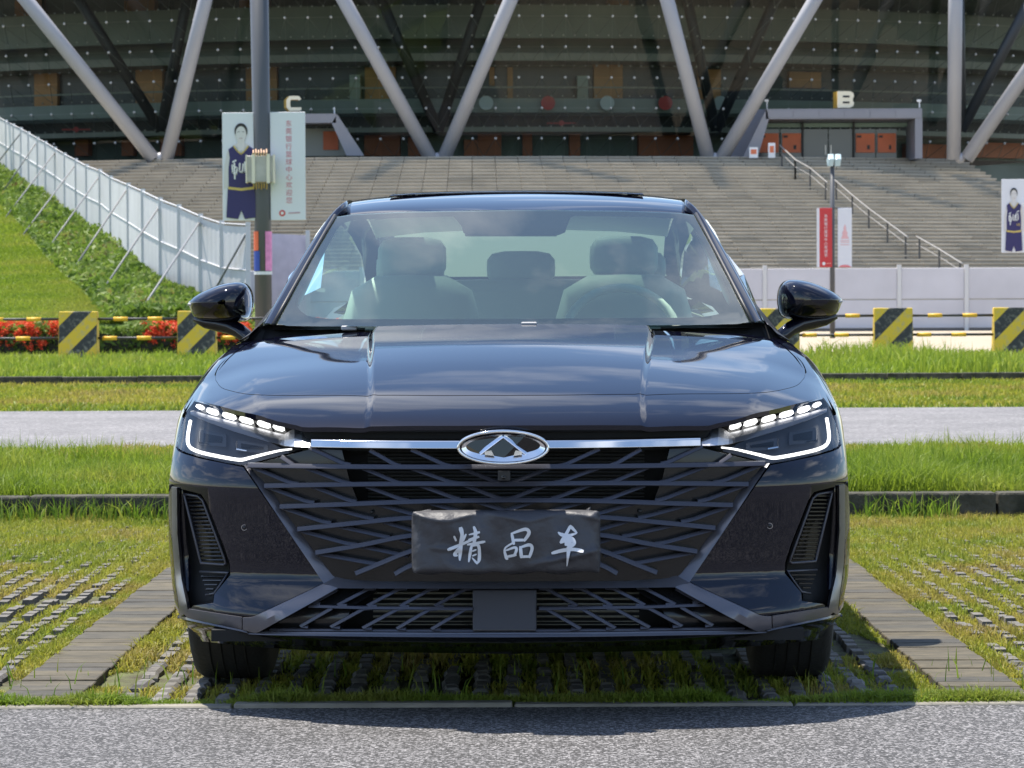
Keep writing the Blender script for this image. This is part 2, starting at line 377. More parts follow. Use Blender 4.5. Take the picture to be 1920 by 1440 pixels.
def blades(name, P, h, w, m, lean=0.5, parent=None, hj=0.5, tint=None):
    """P (n,3) roots; each blade a bent strip of one quad and one triangle"""
    n = len(P); P = np.asarray(P, float)
    h = np.asarray(h) * (1 - hj + 2 * hj * rng.random(n)); w = np.asarray(w) * (0.7 + 0.6 * rng.random(n))
    a = rng.random(n) * 2 * np.pi; la = rng.random(n) * 2 * np.pi; le = lean * rng.random(n)
    s = np.stack([np.cos(a), np.sin(a), 0*a], 1) * (w/2)[:, None]
    dl = np.stack([np.cos(la) * le, np.sin(la) * le, 0*a], 1)
    z = np.array([0, 0, 1.0])
    mid = P + (dl * 0.35 + z * 0.55) * h[:, None]; tip = P + (dl * 1.1 + z * (1 - 0.35 * le)[:, None]) * h[:, None]
    V = np.stack([P - s, P + s, mid + s*0.7, mid - s*0.7, tip], 1).reshape(-1, 3)
    b = np.arange(n) * 5
    quads = np.stack([b, b+1, b+2, b+3], 1); tris = np.stack([b+3, b+2, b+4], 1)
    loops = np.concatenate([quads, tris], 1).reshape(-1)
    me = bpy.data.meshes.new(name); me.vertices.add(len(V)); me.vertices.foreach_set('co', V.ravel())
    me.loops.add(len(loops)); me.loops.foreach_set('vertex_index', loops.astype(np.int32))
    me.polygons.add(2*n)
    st = np.stack([np.arange(n)*7, np.arange(n)*7+4], 1).ravel(); me.polygons.foreach_set('loop_start', st.astype(np.int32))
    me.polygons.foreach_set('loop_total', np.tile([4, 3], n).astype(np.int32))
    me.update(calc_edges=True)
    tv = rng.random(n) if tint is None else np.clip(tint + 0.25 * (rng.random(n) - .5), 0, 1)
    at = me.attributes.new('tint', 'FLOAT', 'FACE'); at.data.foreach_set('value', np.repeat(tv, 2).astype(np.float32))
    return link(name, me, m, parent)
def noise2(x, y, s, seed=0):          # cheap smooth value noise
    r = np.random.default_rng(seed); tab = r.random((64, 64))
    X = np.asarray(x) / s; Y = np.asarray(y) / s; i = np.floor(X).astype(int); j = np.floor(Y).astype(int); fx = X - i; fy = Y - j
    fx = fx*fx*(3-2*fx); fy = fy*fy*(3-2*fy); g = lambda p, q: tab[p % 64, q % 64]
    return (g(i,j)*(1-fx)+g(i+1,j)*fx)*(1-fy) + (g(i,j+1)*(1-fx)+g(i+1,j+1)*fx)*fy
m_g1 = grass_mat('grass_green', [(0.07, 0.14, 0.015), (0.13, 0.22, 0.02), (0.19, 0.27, 0.03), (0.25, 0.27, 0.05)])
m_g2 = grass_mat('grass_dry', [(0.12, 0.19, 0.02), (0.23, 0.27, 0.03), (0.30, 0.29, 0.04), (0.33, 0.27, 0.07), (0.17, 0.11, 0.05)])
m_g3 = grass_mat('grass_lush', [(0.10, 0.17, 0.015), (0.17, 0.25, 0.022), (0.23, 0.30, 0.032), (0.30, 0.31, 0.055)])
gaps = np.array([c + SW/2 for c in cols_x] + [s + k for s in STRIPX for k in (-0.125, 0.125, -.165, .165, -.145, .145)])
pts = []
N = 430000
gx = np.where(rng.random(N) < .93, rng.choice(gaps, N) + rng.normal(0, 0.019, N), rng.uniform(-4.2, 4.2, N)); gyv = Y_EDGE + 0.06 + (Y_KERB - Y_EDGE - 0.06) * rng.random(N) ** 0.85
dens = noise2(gx, gyv, 0.22, 1) * 0.6 + noise2(gx, gyv, 0.8, 2) * 0.5 + 0.36 * np.clip((gyv - 1.2) / 4.5, 0, 1)
keep = (dens > 0.38) & (np.abs(gx) < 0.19 * (gyv + CAMD) + 0.45) & ~((np.abs(gx) < 0.7) & (gyv > 1.8)) & (np.abs(np.abs(gx) - 1.295) > 0.098 + .015*rng.random(N))
gx, gyv, dens = gx[keep], gyv[keep], dens[keep]
hh = 0.015 + 0.05 * np.clip(dens - 0.45, 0, 0.5) + 0.012 * np.clip((gyv - 3) / 4, 0, 1)
tag(blades('paver_grass', np.stack([gx, gyv, np.full(len(gx), -0.01)], 1), hh, 0.0055, m_g2, lean=1.5, tint=np.clip(noise2(gx, gyv, 0.3, 5) * 0.75 + 0.10, 0, 1)), 'yellowish grass growing in rows between the paving cobbles', 'grass', kind='stuff')
# denser clumps along the asphalt edge and beside the solid tracks
n = 30000; ex = rng.uniform(-1.75, 1.75, n); ey = Y_EDGE + 0.05 + np.abs(rng.normal(0, 0.05, n)) - .035*rng.random(n)*(rng.random(n) < .25); q = noise2(ex, ey * 0, 0.16, 8)*.6 + .4*noise2(ex, ey*4, .4, 18)
kp = (q > 0.46) | (np.abs(ex) < 1.05) & (q > .36); ex, ey, q = ex[kp], ey[kp], q[kp]
tag(blades('edge_grass', np.stack([ex, ey, np.full(len(ex), -0.008)], 1), 0.008 + 0.07 * np.clip(q - .3, 0, 1), 0.005, m_g1, lean=1.4, tint=np.clip(.3 + .8*noise2(ex, ey, .2, 61), 0, 1)), 'green grass tufts along the asphalt edge under the bumper', 'grass', kind='stuff')
n = 170; ex = rng.uniform(-1.5, 1.5, n); ey = Y_EDGE + 0.1 + rng.random(n) * 0.7
tag(blades('tall_weed', np.stack([ex, ey, np.full(n, -0.01)], 1), 0.075, 0.005, m_g1, lean=0.8), 'thin taller weeds standing under the front bumper', 'weeds', kind='stuff')
# bank behind the kerb
n = 130000; bx = rng.uniform(-4.6, 4.6, n); by = Y_KERB + 0.12 + (Y_R0 - Y_KERB - 0.15) * rng.random(n) ** 1.25
kp = np.abs(bx) < 0.19 * (by + CAMD) + 0.6; bx, by = bx[kp], by[kp]; q = noise2(bx, by, 0.5, 3)
front = by + .5*noise2(bx, by, .6, 71) < Y_KERB + 3.5
P = np.stack([bx, by, np.full(len(bx), bank_z)], 1)
tag(blades('bank_grass', P[front], 0.075 + 0.11 * q[front], 0.0075, m_g3, lean=0.9, tint=np.clip(.75*noise2(P[front][:,0], P[front][:,1], .35, 55) + .35*noise2(P[front][:,0], P[front][:,1], 1.1, 56), 0, 1)), 'tall lush green grass behind the kerb', 'grass', kind='stuff')
tag(blades('dry_bank_grass', P[~front], 0.04 + 0.03 * q[~front], 0.010, m_g2, lean=1.1, tint=np.clip(q[~front]*0.9, 0, 1)), 'short dry grass beside the far road', 'grass', kind='stuff')
n = 3500; bx = rng.uniform(-3.4, 3.4, n); by = Y_KERB - np.abs(rng.normal(0, 0.10, n)); q = noise2(bx, by*0, 0.3, 4)
kp = q > 0.45; bx, by = bx[kp], by[kp]
tag(blades('kerb_grass', np.stack([bx, by, np.full(len(bx), -0.01)], 1), 0.12, 0.009, m_g1, lean=0.7), 'grass tufts growing against the foot of the kerb', 'grass', kind='stuff')
# far verge, barrier strip
n = 60000; bx = rng.uniform(-9.5, 9.5, n); by = rng.uniform(Y_R1, Y_K2, n); kp = np.abs(bx) < 0.19 * (by + CAMD) + 0.8; bx, by = bx[kp], by[kp]; q = noise2(bx, by, 1.2, 6)
nearroad = np.abs(by - Y_R1) < 0.5
tag(blades('verge_grass', np.stack([bx, by, np.zeros(len(bx))], 1), 0.06, 0.02, m_g2, lean=1.0, tint=np.where(nearroad, 0.1, q * 0.8)), 'short dry grass on the verge beyond the far road', 'grass', kind='stuff')
n = 36000; bx = rng.uniform(-11, 11, n); by = Y_K2 + 0.1 + (Y_BAR + 1.1 - Y_K2) * rng.random(n) ** 1.2; kp = np.abs(bx) < 0.19 * (by + CAMD) + 0.8; bx, by = bx[kp], by[kp]
hgt = 0.09 + 0.08 * noise2(bx, by, 0.9, 9) + np.where(np.abs(bx - 6.2) < 0.75, 0.22 * noise2(bx, by, .2, 12), 0)
tag(blades('barrier_strip_grass', np.stack([bx, by, np.full(len(bx), 0.085)], 1), hgt, 0.024, m_g3, lean=0.8, tint=0.45 + 0.5*noise2(bx, by, 1.5, 10)), 'bright green grass in front of the striped barriers', 'grass', kind='stuff')
# ------------------------------------------------------------------ striped barriers and rails
def striped():
    M = bpy.data.materials.new('hazard_paint'); M.use_nodes = True; t = M.node_tree; b = t.nodes['Principled BSDF']; b.inputs['Roughness'].default_value = 0.6
    tcn = t.nodes.new('ShaderNodeTexCoord'); sp = t.nodes.new('ShaderNodeSeparateXYZ'); t.links.new(tcn.outputs['Object'], sp.inputs[0])
    s1 = t.nodes.new('ShaderNodeMath'); s1.operation = 'MULTIPLY_ADD'; s1.inputs[1].default_value = -1.0
    t.links.new(sp.outputs['X'], s1.inputs[0]); t.links.new(sp.outputs['Z'], s1.inputs[2])
    s2 = t.nodes.new('ShaderNodeMath'); s2.operation = 'MULTIPLY_ADD'; s2.inputs[1].default_value = 1/0.66; s2.inputs[2].default_value = 10.08; t.links.new(s1.outputs[0], s2.inputs[0])
    s3 = t.nodes.new('ShaderNodeMath'); s3.operation = 'FRACT'; t.links.new(s2.outputs[0], s3.inputs[0])
    s4 = t.nodes.new('ShaderNodeMath'); s4.operation = 'GREATER_THAN'; s4.inputs[1].default_value = 0.5; t.links.new(s3.outputs[0], s4.inputs[0])
    n = t.nodes.new('ShaderNodeTexNoise'); n.inputs['Scale'].default_value = 11; n.inputs['Detail'].default_value = 8; t.links.new(tcn.outputs['Object'], n.inputs['Vector'])
    mx = t.nodes.new('ShaderNodeMix'); mx.data_type = 'RGBA'; mx.inputs['A'].default_value = (0.03, 0.03, 0.032, 1); mx.inputs['B'].default_value = (0.72, 0.47, 0.03, 1)
    t.links.new(s4.outputs[0], mx.inputs['Factor'])
    m2 = t.nodes.new('ShaderNodeMix'); m2.data_type = 'RGBA'; m2.inputs['B'].default_value = (0.35, 0.32, 0.26, 1)
    mr = t.nodes.new('ShaderNodeMapRange'); mr.inputs[1].default_value = 0.5; mr.inputs[2].default_value = 0.75; mr.inputs[4].default_value = 0.7; t.links.new(n.outputs['Fac'], mr.inputs[0])
    t.links.new(mr.outputs[0], m2.inputs['Factor']); t.links.new(mx.outputs['Result'], m2.inputs['A']); t.links.new(m2.outputs['Result'], b.inputs['Base Color'])
    return M
m_haz = striped(); m_blk = mat('black_pipe', (0.025, 0.025, 0.03), 0.5); m_yel = mat('yellow_band', (0.75, 0.42, 0.03), 0.5, var=0.15, vscale=30)
m_yelc = mat('yellow_barrier_side', (0.70, 0.45, 0.05), 0.6, var=0.2, vscale=8)
YB = Y_BAR; ZB = 0.09
bspots = [(-9.9+2.32, 'beside the car mirror stem'), (0, '')]
bar_px = [(148, 'next to the sloping lawn'), (370, 'next to the black door mirror'), (1462, 'mostly hidden by a door mirror'), (1674, 'with tall grass at its foot'), (1898, 'below the basketball poster')]
HBW, HBH = 0.345, 0.86
barrier_pos = []
for i, (px, lab) in enumerate(bar_px):
    p = W(px, 640, YB + CAMD); e = empty('striped_barrier', (p[0], YB, ZB))
    tag(e, 'barrier block with black and yellow diagonal stripes ' + lab, 'barrier', 'striped barriers along the plaza edge')
    mb = MB(); mb.hexa([(-HBW,-.19,0),(HBW,-.19,0),(HBW,.19,0),(-HBW,.19,0)], [(-HBW,-.09,HBH),(HBW,-.09,HBH),(HBW,.09,HBH),(-HBW,.09,HBH)])
    bevel(mb.build('block', m_haz, e), 0.012, 2)
    for s in (-1, 1):
        mb = MB(); x0 = s*HBW; x1 = s*(HBW+0.006)
        mb.hexa([(x0,-.18,.01),(x0,.18,.01),(x1,.18,.01),(x1,-.18,.01)], [(x0,-.08,HBH-.02),(x0,.08,HBH-.02),(x1,.08,HBH-.02),(x1,-.08,HBH-.02)]).build('painted_end', m_yelc, e)
    barrier_pos.append(p[0])
spans = [(barrier_pos[0] - 2.3, barrier_pos[0], 'reaching out past the flower hedge end'), (barrier_pos[0], barrier_pos[1], 'in front of the red flower hedge'), (barrier_pos[1], barrier_pos[1] + 2.15, 'running behind the black car mirror'), (barrier_pos[2], barrier_pos[3], 'below the slim lamp post with red banner'), (barrier_pos[3], barrier_pos[4], 'in front of the white site fence')]
for (a, b, lab) in spans:
    for z, w in ((0.72, 'upper'), (0.37, 'lower')):
        e = empty('barrier_rail', ((a+b)/2, YB, ZB + z)); L = (b - a) / 2 - HBW + 0.02
        tag(e, '%s black pipe rail with yellow bands %s' % (w, lab), 'rail', 'pipe rails between the striped barriers')
        MB().tube([(-L,0,0),(L,0,0)], 0.024, 8).build('pipe', m_blk, e, True)
        for q in (-0.55, 0.28):
            c = q * L + (0.1 if z > .5 else -0.1); MB().tube([(c-.13,0,0),(c+.13,0,0)], 0.037, 8).build('yellow_band', m_yel, e, True)

# ------------------------------------------------------------------ leafy helpers
def leaves(name, P, size, m, parent=None, tint=None):
    n = len(P); P = np.asarray(P, float); d1 = rng.normal(size=(n,3)); d1 /= np.linalg.norm(d1, axis=1)[:, None]
    d2 = rng.normal(size=(n,3)); d2 -= d1 * (d1*d2).sum(1)[:, None]; d2 /= np.linalg.norm(d2, axis=1)[:, None]
    s = (size * (0.6 + 0.8 * rng.random(n)))[:, None]
    V = np.stack([P - d1*s, P + d2*s*0.42, P + d1*s, P - d2*s*0.42], 1).reshape(-1, 3); b = np.arange(n)*4
    F = np.stack([b, b+1, b+2, b+3], 1)
    me = bpy.data.meshes.new(name); me.vertices.add(4*n); me.vertices.foreach_set('co', V.ravel()); me.loops.add(4*n); me.loops.foreach_set('vertex_index', F.ravel().astype(np.int32))
    me.polygons.add(n); me.polygons.foreach_set('loop_start', (b).astype(np.int32)); me.polygons.foreach_set('loop_total', np.full(n, 4, np.int32)); me.update(calc_edges=True)
    tv = rng.random(n) if tint is None else np.clip(tint + 0.4*(rng.random(n)-.5), 0, 1)
    at = me.attributes.new('tint', 'FLOAT', 'FACE'); at.data.foreach_set('value', tv.astype(np.float32))
    return link(name, me, m, parent)
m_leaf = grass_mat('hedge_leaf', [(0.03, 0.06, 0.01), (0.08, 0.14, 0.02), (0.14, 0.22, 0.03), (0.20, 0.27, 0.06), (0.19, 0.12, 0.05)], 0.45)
m_flow = grass_mat('red_flower', [(0.55, 0.04, 0.02), (0.75, 0.09, 0.03), (0.8, 0.20, 0.08)], 0.3)
# flower hedge in front of the slope
HD = gy(664); hx0, hx1 = W(-40, 640, HD + CAMD)[0], W(640, 640, HD + CAMD)[0]
fh = empty('flower_hedge', ((hx0+hx1)/2, HD, 0.05)); tag(fh, 'clipped flower hedge with red blossoms behind the striped barriers', 'hedge')
n = 16000; P = np.stack([rng.uniform(hx0, hx1, n) - (hx0+hx1)/2, rng.uniform(-.45, .6, n), rng.random(n) ** 0.8 * 0.58 + 0.02], 1)
P[:, 2] *= 0.85 + 0.3 * noise2(P[:,0], P[:,1], 0.5, 21)
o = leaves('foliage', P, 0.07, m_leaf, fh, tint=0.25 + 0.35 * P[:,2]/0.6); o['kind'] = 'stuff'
cl = []
for k in range(1100):
    c = np.array([random.uniform(hx0, hx1) - (hx0+hx1)/2, random.uniform(-.5, -.2), random.choice((0.25, 0.38, 0.48, 0.55, 0.6, 0.62)) + random.uniform(-.1, .04)])
    if c[2] > .5: c[1] = random.uniform(-.5, .5)
    if noise2(np.array([c[0]]), np.array([c[2]]), 0.7, 30)[0] < 0.28: continue
    cl.append(c + rng.normal(0, 0.035, (26, 3)))
o = leaves('blossoms', np.concatenate(cl), 0.036, m_flow, fh); o['kind'] = 'stuff'
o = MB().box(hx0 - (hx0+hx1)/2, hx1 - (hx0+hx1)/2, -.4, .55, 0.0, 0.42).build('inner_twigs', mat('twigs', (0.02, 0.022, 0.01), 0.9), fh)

# ------------------------------------------------------------------ sloping lawn, shrubs and the climbing fence
FH = 2.2
bx_ = [-160, 0, 50, 105, 148, 187, 233, 272, 311, 350, 465]; by_ = [215, 317, 350, 387, 422, 443, 484, 519, 545, 566, 600]
hp_ = [84, 94, 101, 107, 116, 124, 139, 156, 160, 164, 174]
lawn_b = lambda px: np.interp(px, [-160, 0, 45, 80, 120, 150, 185, 210, 465], [255, 385, 430, 478, 520, 545, 585, 606, 606])
foot_d = HD + CAMD + 1.6
def base_row(px): return np.interp(px, bx_, by_)
def base_d(px): return FH * FPX / np.interp(px, bx_, hp_)
def hill_pt(px, v):                       # v 0 foot .. 1 lawn edge .. 2 fence foot
    pf = (px, 607); pl = (px, min(lawn_b(px), 606.0)); pb = (px, base_row(px))
    db = base_d(px); k = (pf[1] - pl[1]) / max(pf[1] - pb[1], 1); dl = foot_d + (db - foot_d) * k
    if v <= 1: py = pf[1] + (pl[1]-pf[1])*v; d = foot_d + (dl-foot_d)*v
    else: py = pl[1] + (pb[1]-pl[1])*(v-1); d = dl + (db-dl)*(v-1)
    return W(px, py, d)
xs = list(range(-160, 466, 16)) + [465]
P = [[hill_pt(x, 0) - np.array([0, 0.6, 0.9]) for x in xs]] + [[hill_pt(x, v) for x in xs] for v in np.linspace(0, 2, 13)] + [[hill_pt(x, 2) + np.array([0, 9, 0.2]) for x in xs], [hill_pt(x, 2) + np.array([0, 10, -8]) for x in xs]]
struct(MB().grid(P).build('hill', m_lawn, None, True), 'grassy slope rising beside the plaza')
n = 90000; pp = rng.uniform(-60, 230, n); vv = rng.random(n)
B = np.array([hill_pt(a, b) for a, b in zip(pp, vv)])
tag(blades('slope_grass', B, 0.09, 0.035, m_g3, lean=0.9, tint=0.35 + 0.6 * noise2(B[:,0], B[:,1], 2.0, 40)), 'bright mown grass on the slope below the fence', 'grass', kind='stuff')
n = 26000; pp = rng.uniform(-40, 470, n); vv = 1 + rng.random(n)
B = np.array([hill_pt(a, b) for a, b in zip(pp, vv)]); B[:, 2] += rng.random(n) ** 0.7 * (0.18 + 0.34 * noise2(B[:,0], B[:,1], 1.2, 41))
tag(leaves('slope_shrubs', B, 0.11, m_leaf, tint=0.6 * noise2(B[:,0], B[:,1], 0.8, 42) + 0.25), 'low leafy shrub cover between lawn and climbing white fence', 'shrubs', kind='stuff')
m_fence = mat('fence_panel', (0.54, 0.535, 0.55), 0.55, var=0.10, vscale=0.5)
m_post = mat('fence_post', (0.60, 0.60, 0.61), 0.45); m_rod = mat('steel_rod', (0.17, 0.175, 0.18), 0.55)
posts_px = [(465,424),(416,421),(376,408),(336,390),(301,377),(268,361),(241,349),(208,335),(188,322),(163,313),(143,302),(122,291),(104,280),(86,269),(71,261),(54,251),(40,243),(26,236),(12,229),(-4,220),(-22,209),(-42,196),(-64,182)]
fence = empty('site_fence', W(465, 597, base_d(465))); tag(fence, 'white metal panel fence climbing the grassy slope with slanted props', 'fence')
fo = np.array(fence.location)
def panel(par, off, A, B, zb_a, zb_b, za, zb, m, corr=7):
    """a corrugated sheet between two upright lines"""
    A = np.array(A, float); B = np.array(B, float); dv = B - A; nrm = np.array([-dv[1], dv[0], 0]); nrm /= np.linalg.norm(nrm) + 1e-9
    row0, row1 = [], []
    for k in range(corr * 4 + 1):
        t = k / (corr*4); w = 0.003 * (1 if (k // 2) % 2 else -1); p = A + dv*t + nrm*w
        row0.append((p[0], p[1], zb_a + (zb_b-zb_a)*t)); row1.append((p[0], p[1], za + (zb-za)*t))
    o = MB().grid([[np.array(p)-off for p in row0], [np.array(p)-off for p in row1]]).build('panel', m, par)
    md = o.modifiers.new('solid', 'SOLIDIFY'); md.thickness = 0.01
    return o
pts3 = []
for px, py in posts_px:
    d = float(base_d(px)); t = W(px, py, d); pts3.append(t)
for i, t in enumerate(pts3):
    MB().box(t[0]-fo[0]-.055, t[0]-fo[0]+.055, t[1]-fo[1]-.055, t[1]-fo[1]+.055, t[2]-FH-0.5-fo[2], t[2]+0.10-fo[2]).build('post', m_post, fence)
    if i + 1 < len(pts3):
        u = pts3[i+1]; panel(fence, fo, t, u, t[2]-FH-.4, u[2]-FH-.4, t[2]-.02, u[2]-.02, m_fence, 5)
        for zz in (0.03, -1.05):
            MB().tube([t-fo+np.array([0,-.06,zz]), u-fo+np.array([0,-.06,zz])], 0.018, 6).build('rail', m_fence, fence)
struts = [((98,130),(-60,330)),((172,178),(0,430)),((265,220),(25,540)),((360,285),(105,630)),((475,340),(212,715)),((610,400),(325,825)),((765,485),(460,935)),((960,560),(650,1030)),((1185,615),(985,885))]
for a, b in struts:
    ax, ay = a[0]*.389, 200+a[1]*.389; bx2, by2 = b[0]*.389, 200+b[1]*.389
    top = W(ax, ay, float(base_d(ax)) - 0.12)
    # foot where the sight line meets the slope
    best = min(((abs(project_y - by2), v) for v in np.linspace(0, 1.9, 60) for project_y in [720 - FPX * np.dot(hill_pt(bx2, v) - CAM, Uv) / np.dot(hill_pt(bx2, v) - CAM, Fv)]), key=lambda q: q[0])
    ft = hill_pt(bx2, best[1])
    MB().tube([top - fo, ft - fo], 0.028, 6).build('prop', m_rod, fence, True)
# mesh banner stretched beside the lamp post
e = empty('mesh_screen', W(545, 600, 72)); tag(e, 'pale lavender mesh screen between fence and car roof pillar', 'screen'); eo = np.array(e.location)
a, b = W(484, 437, 72), W(577, 441, 72)
o = panel(e, eo, a, b, 0.0, 0.0, a[2], b[2], mat('mesh_cloth', (0.62, 0.55, 0.62), 0.8, var=0.08, vscale=3), 2)
for q in (b,): MB().box(q[0]-eo[0]-.05, q[0]-eo[0]+.05, q[1]-eo[1]-.05, q[1]-eo[1]+.05, -eo[2], q[2]+.12-eo[2]).build('post', m_post, e)

# straight white fence on the right
FD = 101.0; rf = empty('plaza_fence', (W(1625, 625, FD)[0], FD - CAMD, 0.04)); tag(rf, 'straight white panel fence at the foot of the stone stairs', 'fence')
ro_ = np.array(rf.location); ztop = W(1625, 503, FD)[2] - ro_[2]
pxs = [300 + 126.0*k for k in range(0, 15)]
m_pan = mat('plain_panel', (0.57, 0.56, 0.61), 0.5, var=0.09, vscale=0.45)
for i, px in enumerate(pxs):
    X = W(px, 560, FD)[0] - ro_[0]
    MB().box(X-.07, X+.07, -.07, .07, 0, ztop + .12).build('post', m_post, rf)
    if i + 1 < len(pxs):
        X2 = W(pxs[i+1], 560, FD)[0] - ro_[0]
        bevel(MB().box(X+.075, X2-.075, -.02, .02, .10, ztop*0.5 - .02).build('panel', m_pan, rf), 0.01, 1)
        bevel(MB().box(X+.075, X2-.075, -.02, .02, ztop*0.5 + .02, ztop).build('panel', m_pan, rf), 0.01, 1)
        MB().box(X+.072, X2-.072, -.03, .03, 0, .085).build('base_rail', mat('fence_base', (0.12, 0.11, 0.11), 0.7), rf)

# ------------------------------------------------------------------ lamp posts and posters
m_pole = mat('pole_grey', (0.075, 0.078, 0.088), 0.45); m_white = mat('poster_white', (0.68, 0.69, 0.75), 0.5)
m_navy = mat('jersey_navy', (0.035, 0.03, 0.12), 0.7); m_hair = mat('print_black', (0.02, 0.02, 0.022), 0.6); m_skin = mat('print_skin', (0.62, 0.60, 0.60), 0.6)
m_gold = mat('print_gold', (0.55, 0.42, 0.12), 0.6); m_red = mat('print_red', (0.55, 0.05, 0.05), 0.6); m_wht = mat('print_white', (0.75, 0.76, 0.78), 0.6)
def flat(name, pts, y, m, par):         # thin print on a board lying in the x-z plane
    mb = MB(); mb.hexa([(x, y + .004, z) for x, z in pts], [(x, y, z) for x, z in pts]); return mb.build(name, m, par)
def ell(cx, cz, rx, rz, a0=0, a1=360, n=20): return [(cx + rx*math.cos(math.radians(a0+(a1-a0)*i/n)), cz + rz*math.sin(math.radians(a0+(a1-a0)*i/n))) for i in range(n if a1-a0 == 360 else n+1)]
def stroke(par, name, pl, w, y, m):
    mb = MB()
    for k in range(len(pl)-1):
        a = np.array(pl[k]); b = np.array(pl[k+1]); d = b-a; L = np.linalg.norm(d); d /= L; q = np.array([-d[1], d[0]])*w/2; a = a - d*w*.3; b = b + d*w*.3
        mb.hexa([(*(p),) for p in [(a[0]-q[0], y+.003, a[1]-q[1]), (b[0]-q[0], y+.003, b[1]-q[1]), (b[0]+q[0], y+.003, b[1]+q[1]), (a[0]+q[0], y+.003, a[1]+q[1])]], [(a[0]-q[0], y, a[1]-q[1]), (b[0]-q[0], y, b[1]-q[1]), (b[0]+q[0], y, b[1]+q[1]), (a[0]+q[0], y, a[1]+q[1])])
    return mb.build(name, m, par)
def player(par, w, h, number):
    """printed figure in a sleeveless jersey and shorts; board w x h, origin bottom centre"""
    S = lambda pts: [(x*w, z*h) for x, z in pts]; y = -0.03
    flat('printed_arms', S([(-.42,.30),(-.30,.33),(-.27,.55),(-.20,.70),(.20,.70),(.27,.55),(.30,.33),(.42,.30),(.40,.52),(.33,.66),(.14,.735),(-.14,.735),(-.33,.66),(-.40,.52)]), y, m_skin, par)
    flat('printed_neck', S([(-.09,.66),(.09,.66),(.08,.78),(-.08,.78)]), y-.005, m_skin, par)
    flat('printed_jersey', S([(-.30,.31),(.30,.31),(.30,.50),(.27,.60),(.30,.68),(.18,.715),(.10,.66),(0,.63),(-.10,.66),(-.18,.715),(-.30,.68),(-.27,.60),(-.30,.50)]), y-.010, m_navy, par)
    flat('printed_shorts', S([(-.36,.03),(-.08,.015),(0,.10),(.08,.015),(.36,.03),(.32,.31),(-.32,.31)]), y-.012, m_navy, par)
    flat('printed_waistband', S([(-.31,.30),(0,.285),(.31,.30),(.31,.325),(0,.31),(-.31,.325)]), y-.016, m_gold, par)
    stroke(par, 'printed_collar', S([(-.17,.71),(-.09,.665),(0,.635),(.09,.665),(.17,.71)]), .016*w*2, y-.016, m_gold)
    flat('printed_hair', S(ell(0, .855, .155, .075)), y-.006, m_hair, par)
    flat('printed_face', S(ell(0, .825, .125, .075)), y-.011, m_skin, par)
    stroke(par, 'printed_brow', S([(-.08,.845),(-.03,.848)]), .012*w, y-.015, m_hair); stroke(par, 'printed_brow', S([(.03,.848),(.08,.845)]), .012*w, y-.015, m_hair)
    stroke(par, 'printed_mouth', S([(-.035,.785),(.035,.785)]), .012*w, y-.015, mat('print_lip', (.35,.2,.2), .6))
    for k, pl in enumerate([[(-.20,.56),(-.12,.575)], [(-.21,.53),(-.20,.46),(-.12,.44),(-.09,.50),(-.20,.53)], [(-.16,.55),(-.15,.40)], [(-.03,.545),(-.04,.47),(.03,.46),(.05,.54)], [(.09,.56),(.09,.46),(.18,.48),(.16,.56)], [(.12,.58),(.2,.60)]]):
        stroke(par, 'printed_lettering', S(pl), .035*w, y-.017-.003*k, m_wht)
    if number:
        t = text_mesh('printed_number', number, .16*w, m_gold, par); t.location = (.17*w, y-.02, .40*h); t.rotation_euler = (math.pi/2, 0, 0)
def board(name, px0, py0, px1, py1, d, m, label, group=None):
    a = W(px0, py1, d); b = W(px1, py0, d); w = b[0]-a[0]; h = b[2]-a[2]
    e = empty(name, ((a[0]+b[0])/2, a[1], a[2])); tag(e, label, 'banner', group)
    bevel(MB().box(-w/2, w/2, -.02, .02, 0, h).build('panel', m, e), 0.005, 1)
    return e, w, h
PD = 56.0; c = W(494, 600, PD); rp = 0.175
lp = empty('lamp_post', (c[0], c[1], 0.03)); tag(lp, 'thick dark grey pole carrying the basketball banners', 'lamp post')
MB().tube([(0,0,0),(0,0,3.0),(-0.06,0,9)], [rp*.95, rp*.92, rp*1.05], 16).build('pole', m_pole, lp, True)
MB().tube([(0,0,0),(0,0,.25)], [rp*1.5, rp*1.4], 16).build('base', m_pole, lp, True)
e, w, h = board('player_banner', 418, 211, 487, 414, PD - .05, m_white, 'white banner printed with basketball player in navy kit, on the thick pole'); player(e, w*1.12, h*.97, None)
e, w, h = board('slogan_banner', 508, 210, 572, 413, PD - .05, m_white, 'white banner with a column of red characters on the thick pole')
for k, ch in enumerate('东莞银行篮球中心欢迎您'):
    t = text_mesh('printed_character', ch, h*.062, mat('print_rose', (0.60, 0.16, 0.22), .6), e); t.location = (0.02, -.026, h*(.89 - .071*k)); t.rotation_euler = (math.pi/2, 0, 0)
flat('printed_logo', ell(-.17*w, .065*h, .09*w, .03*h), -.026, m_red, e); flat('printed_logo_centre', ell(-.17*w, .065*h, .045*w, .015*h), -.031, m_wht, e)
stroke(e, 'printed_caption', [(.02*w,.065*h),(.33*w,.07*h)], .012*h, -.026, mat('print_greyrose', (.5,.3,.35), .6))
a, b = W(463, 342, PD - .3), W(514, 292, PD - .3)
e = empty('junction_box', ((a[0]+b[0])/2, a[1], a[2])); tag(e, 'pale box strapped to the thick pole with ropes', 'box'); w, h = b[0]-a[0], b[2]-a[2]
bevel(MB().box(-w/2, w/2, -.1, .1, 0, h).build('case', mat('box_grey', (.42, .40, .38), .6, var=.1), e), .012, 1)
for q in (-.24, .30):
    MB().box(q*w-.02-.012, q*w-.02+.05, -.125, -.105, -.02, h+.03).build('board_strip', mat('cream_plastic', (.72, .66, .55), .5), e)
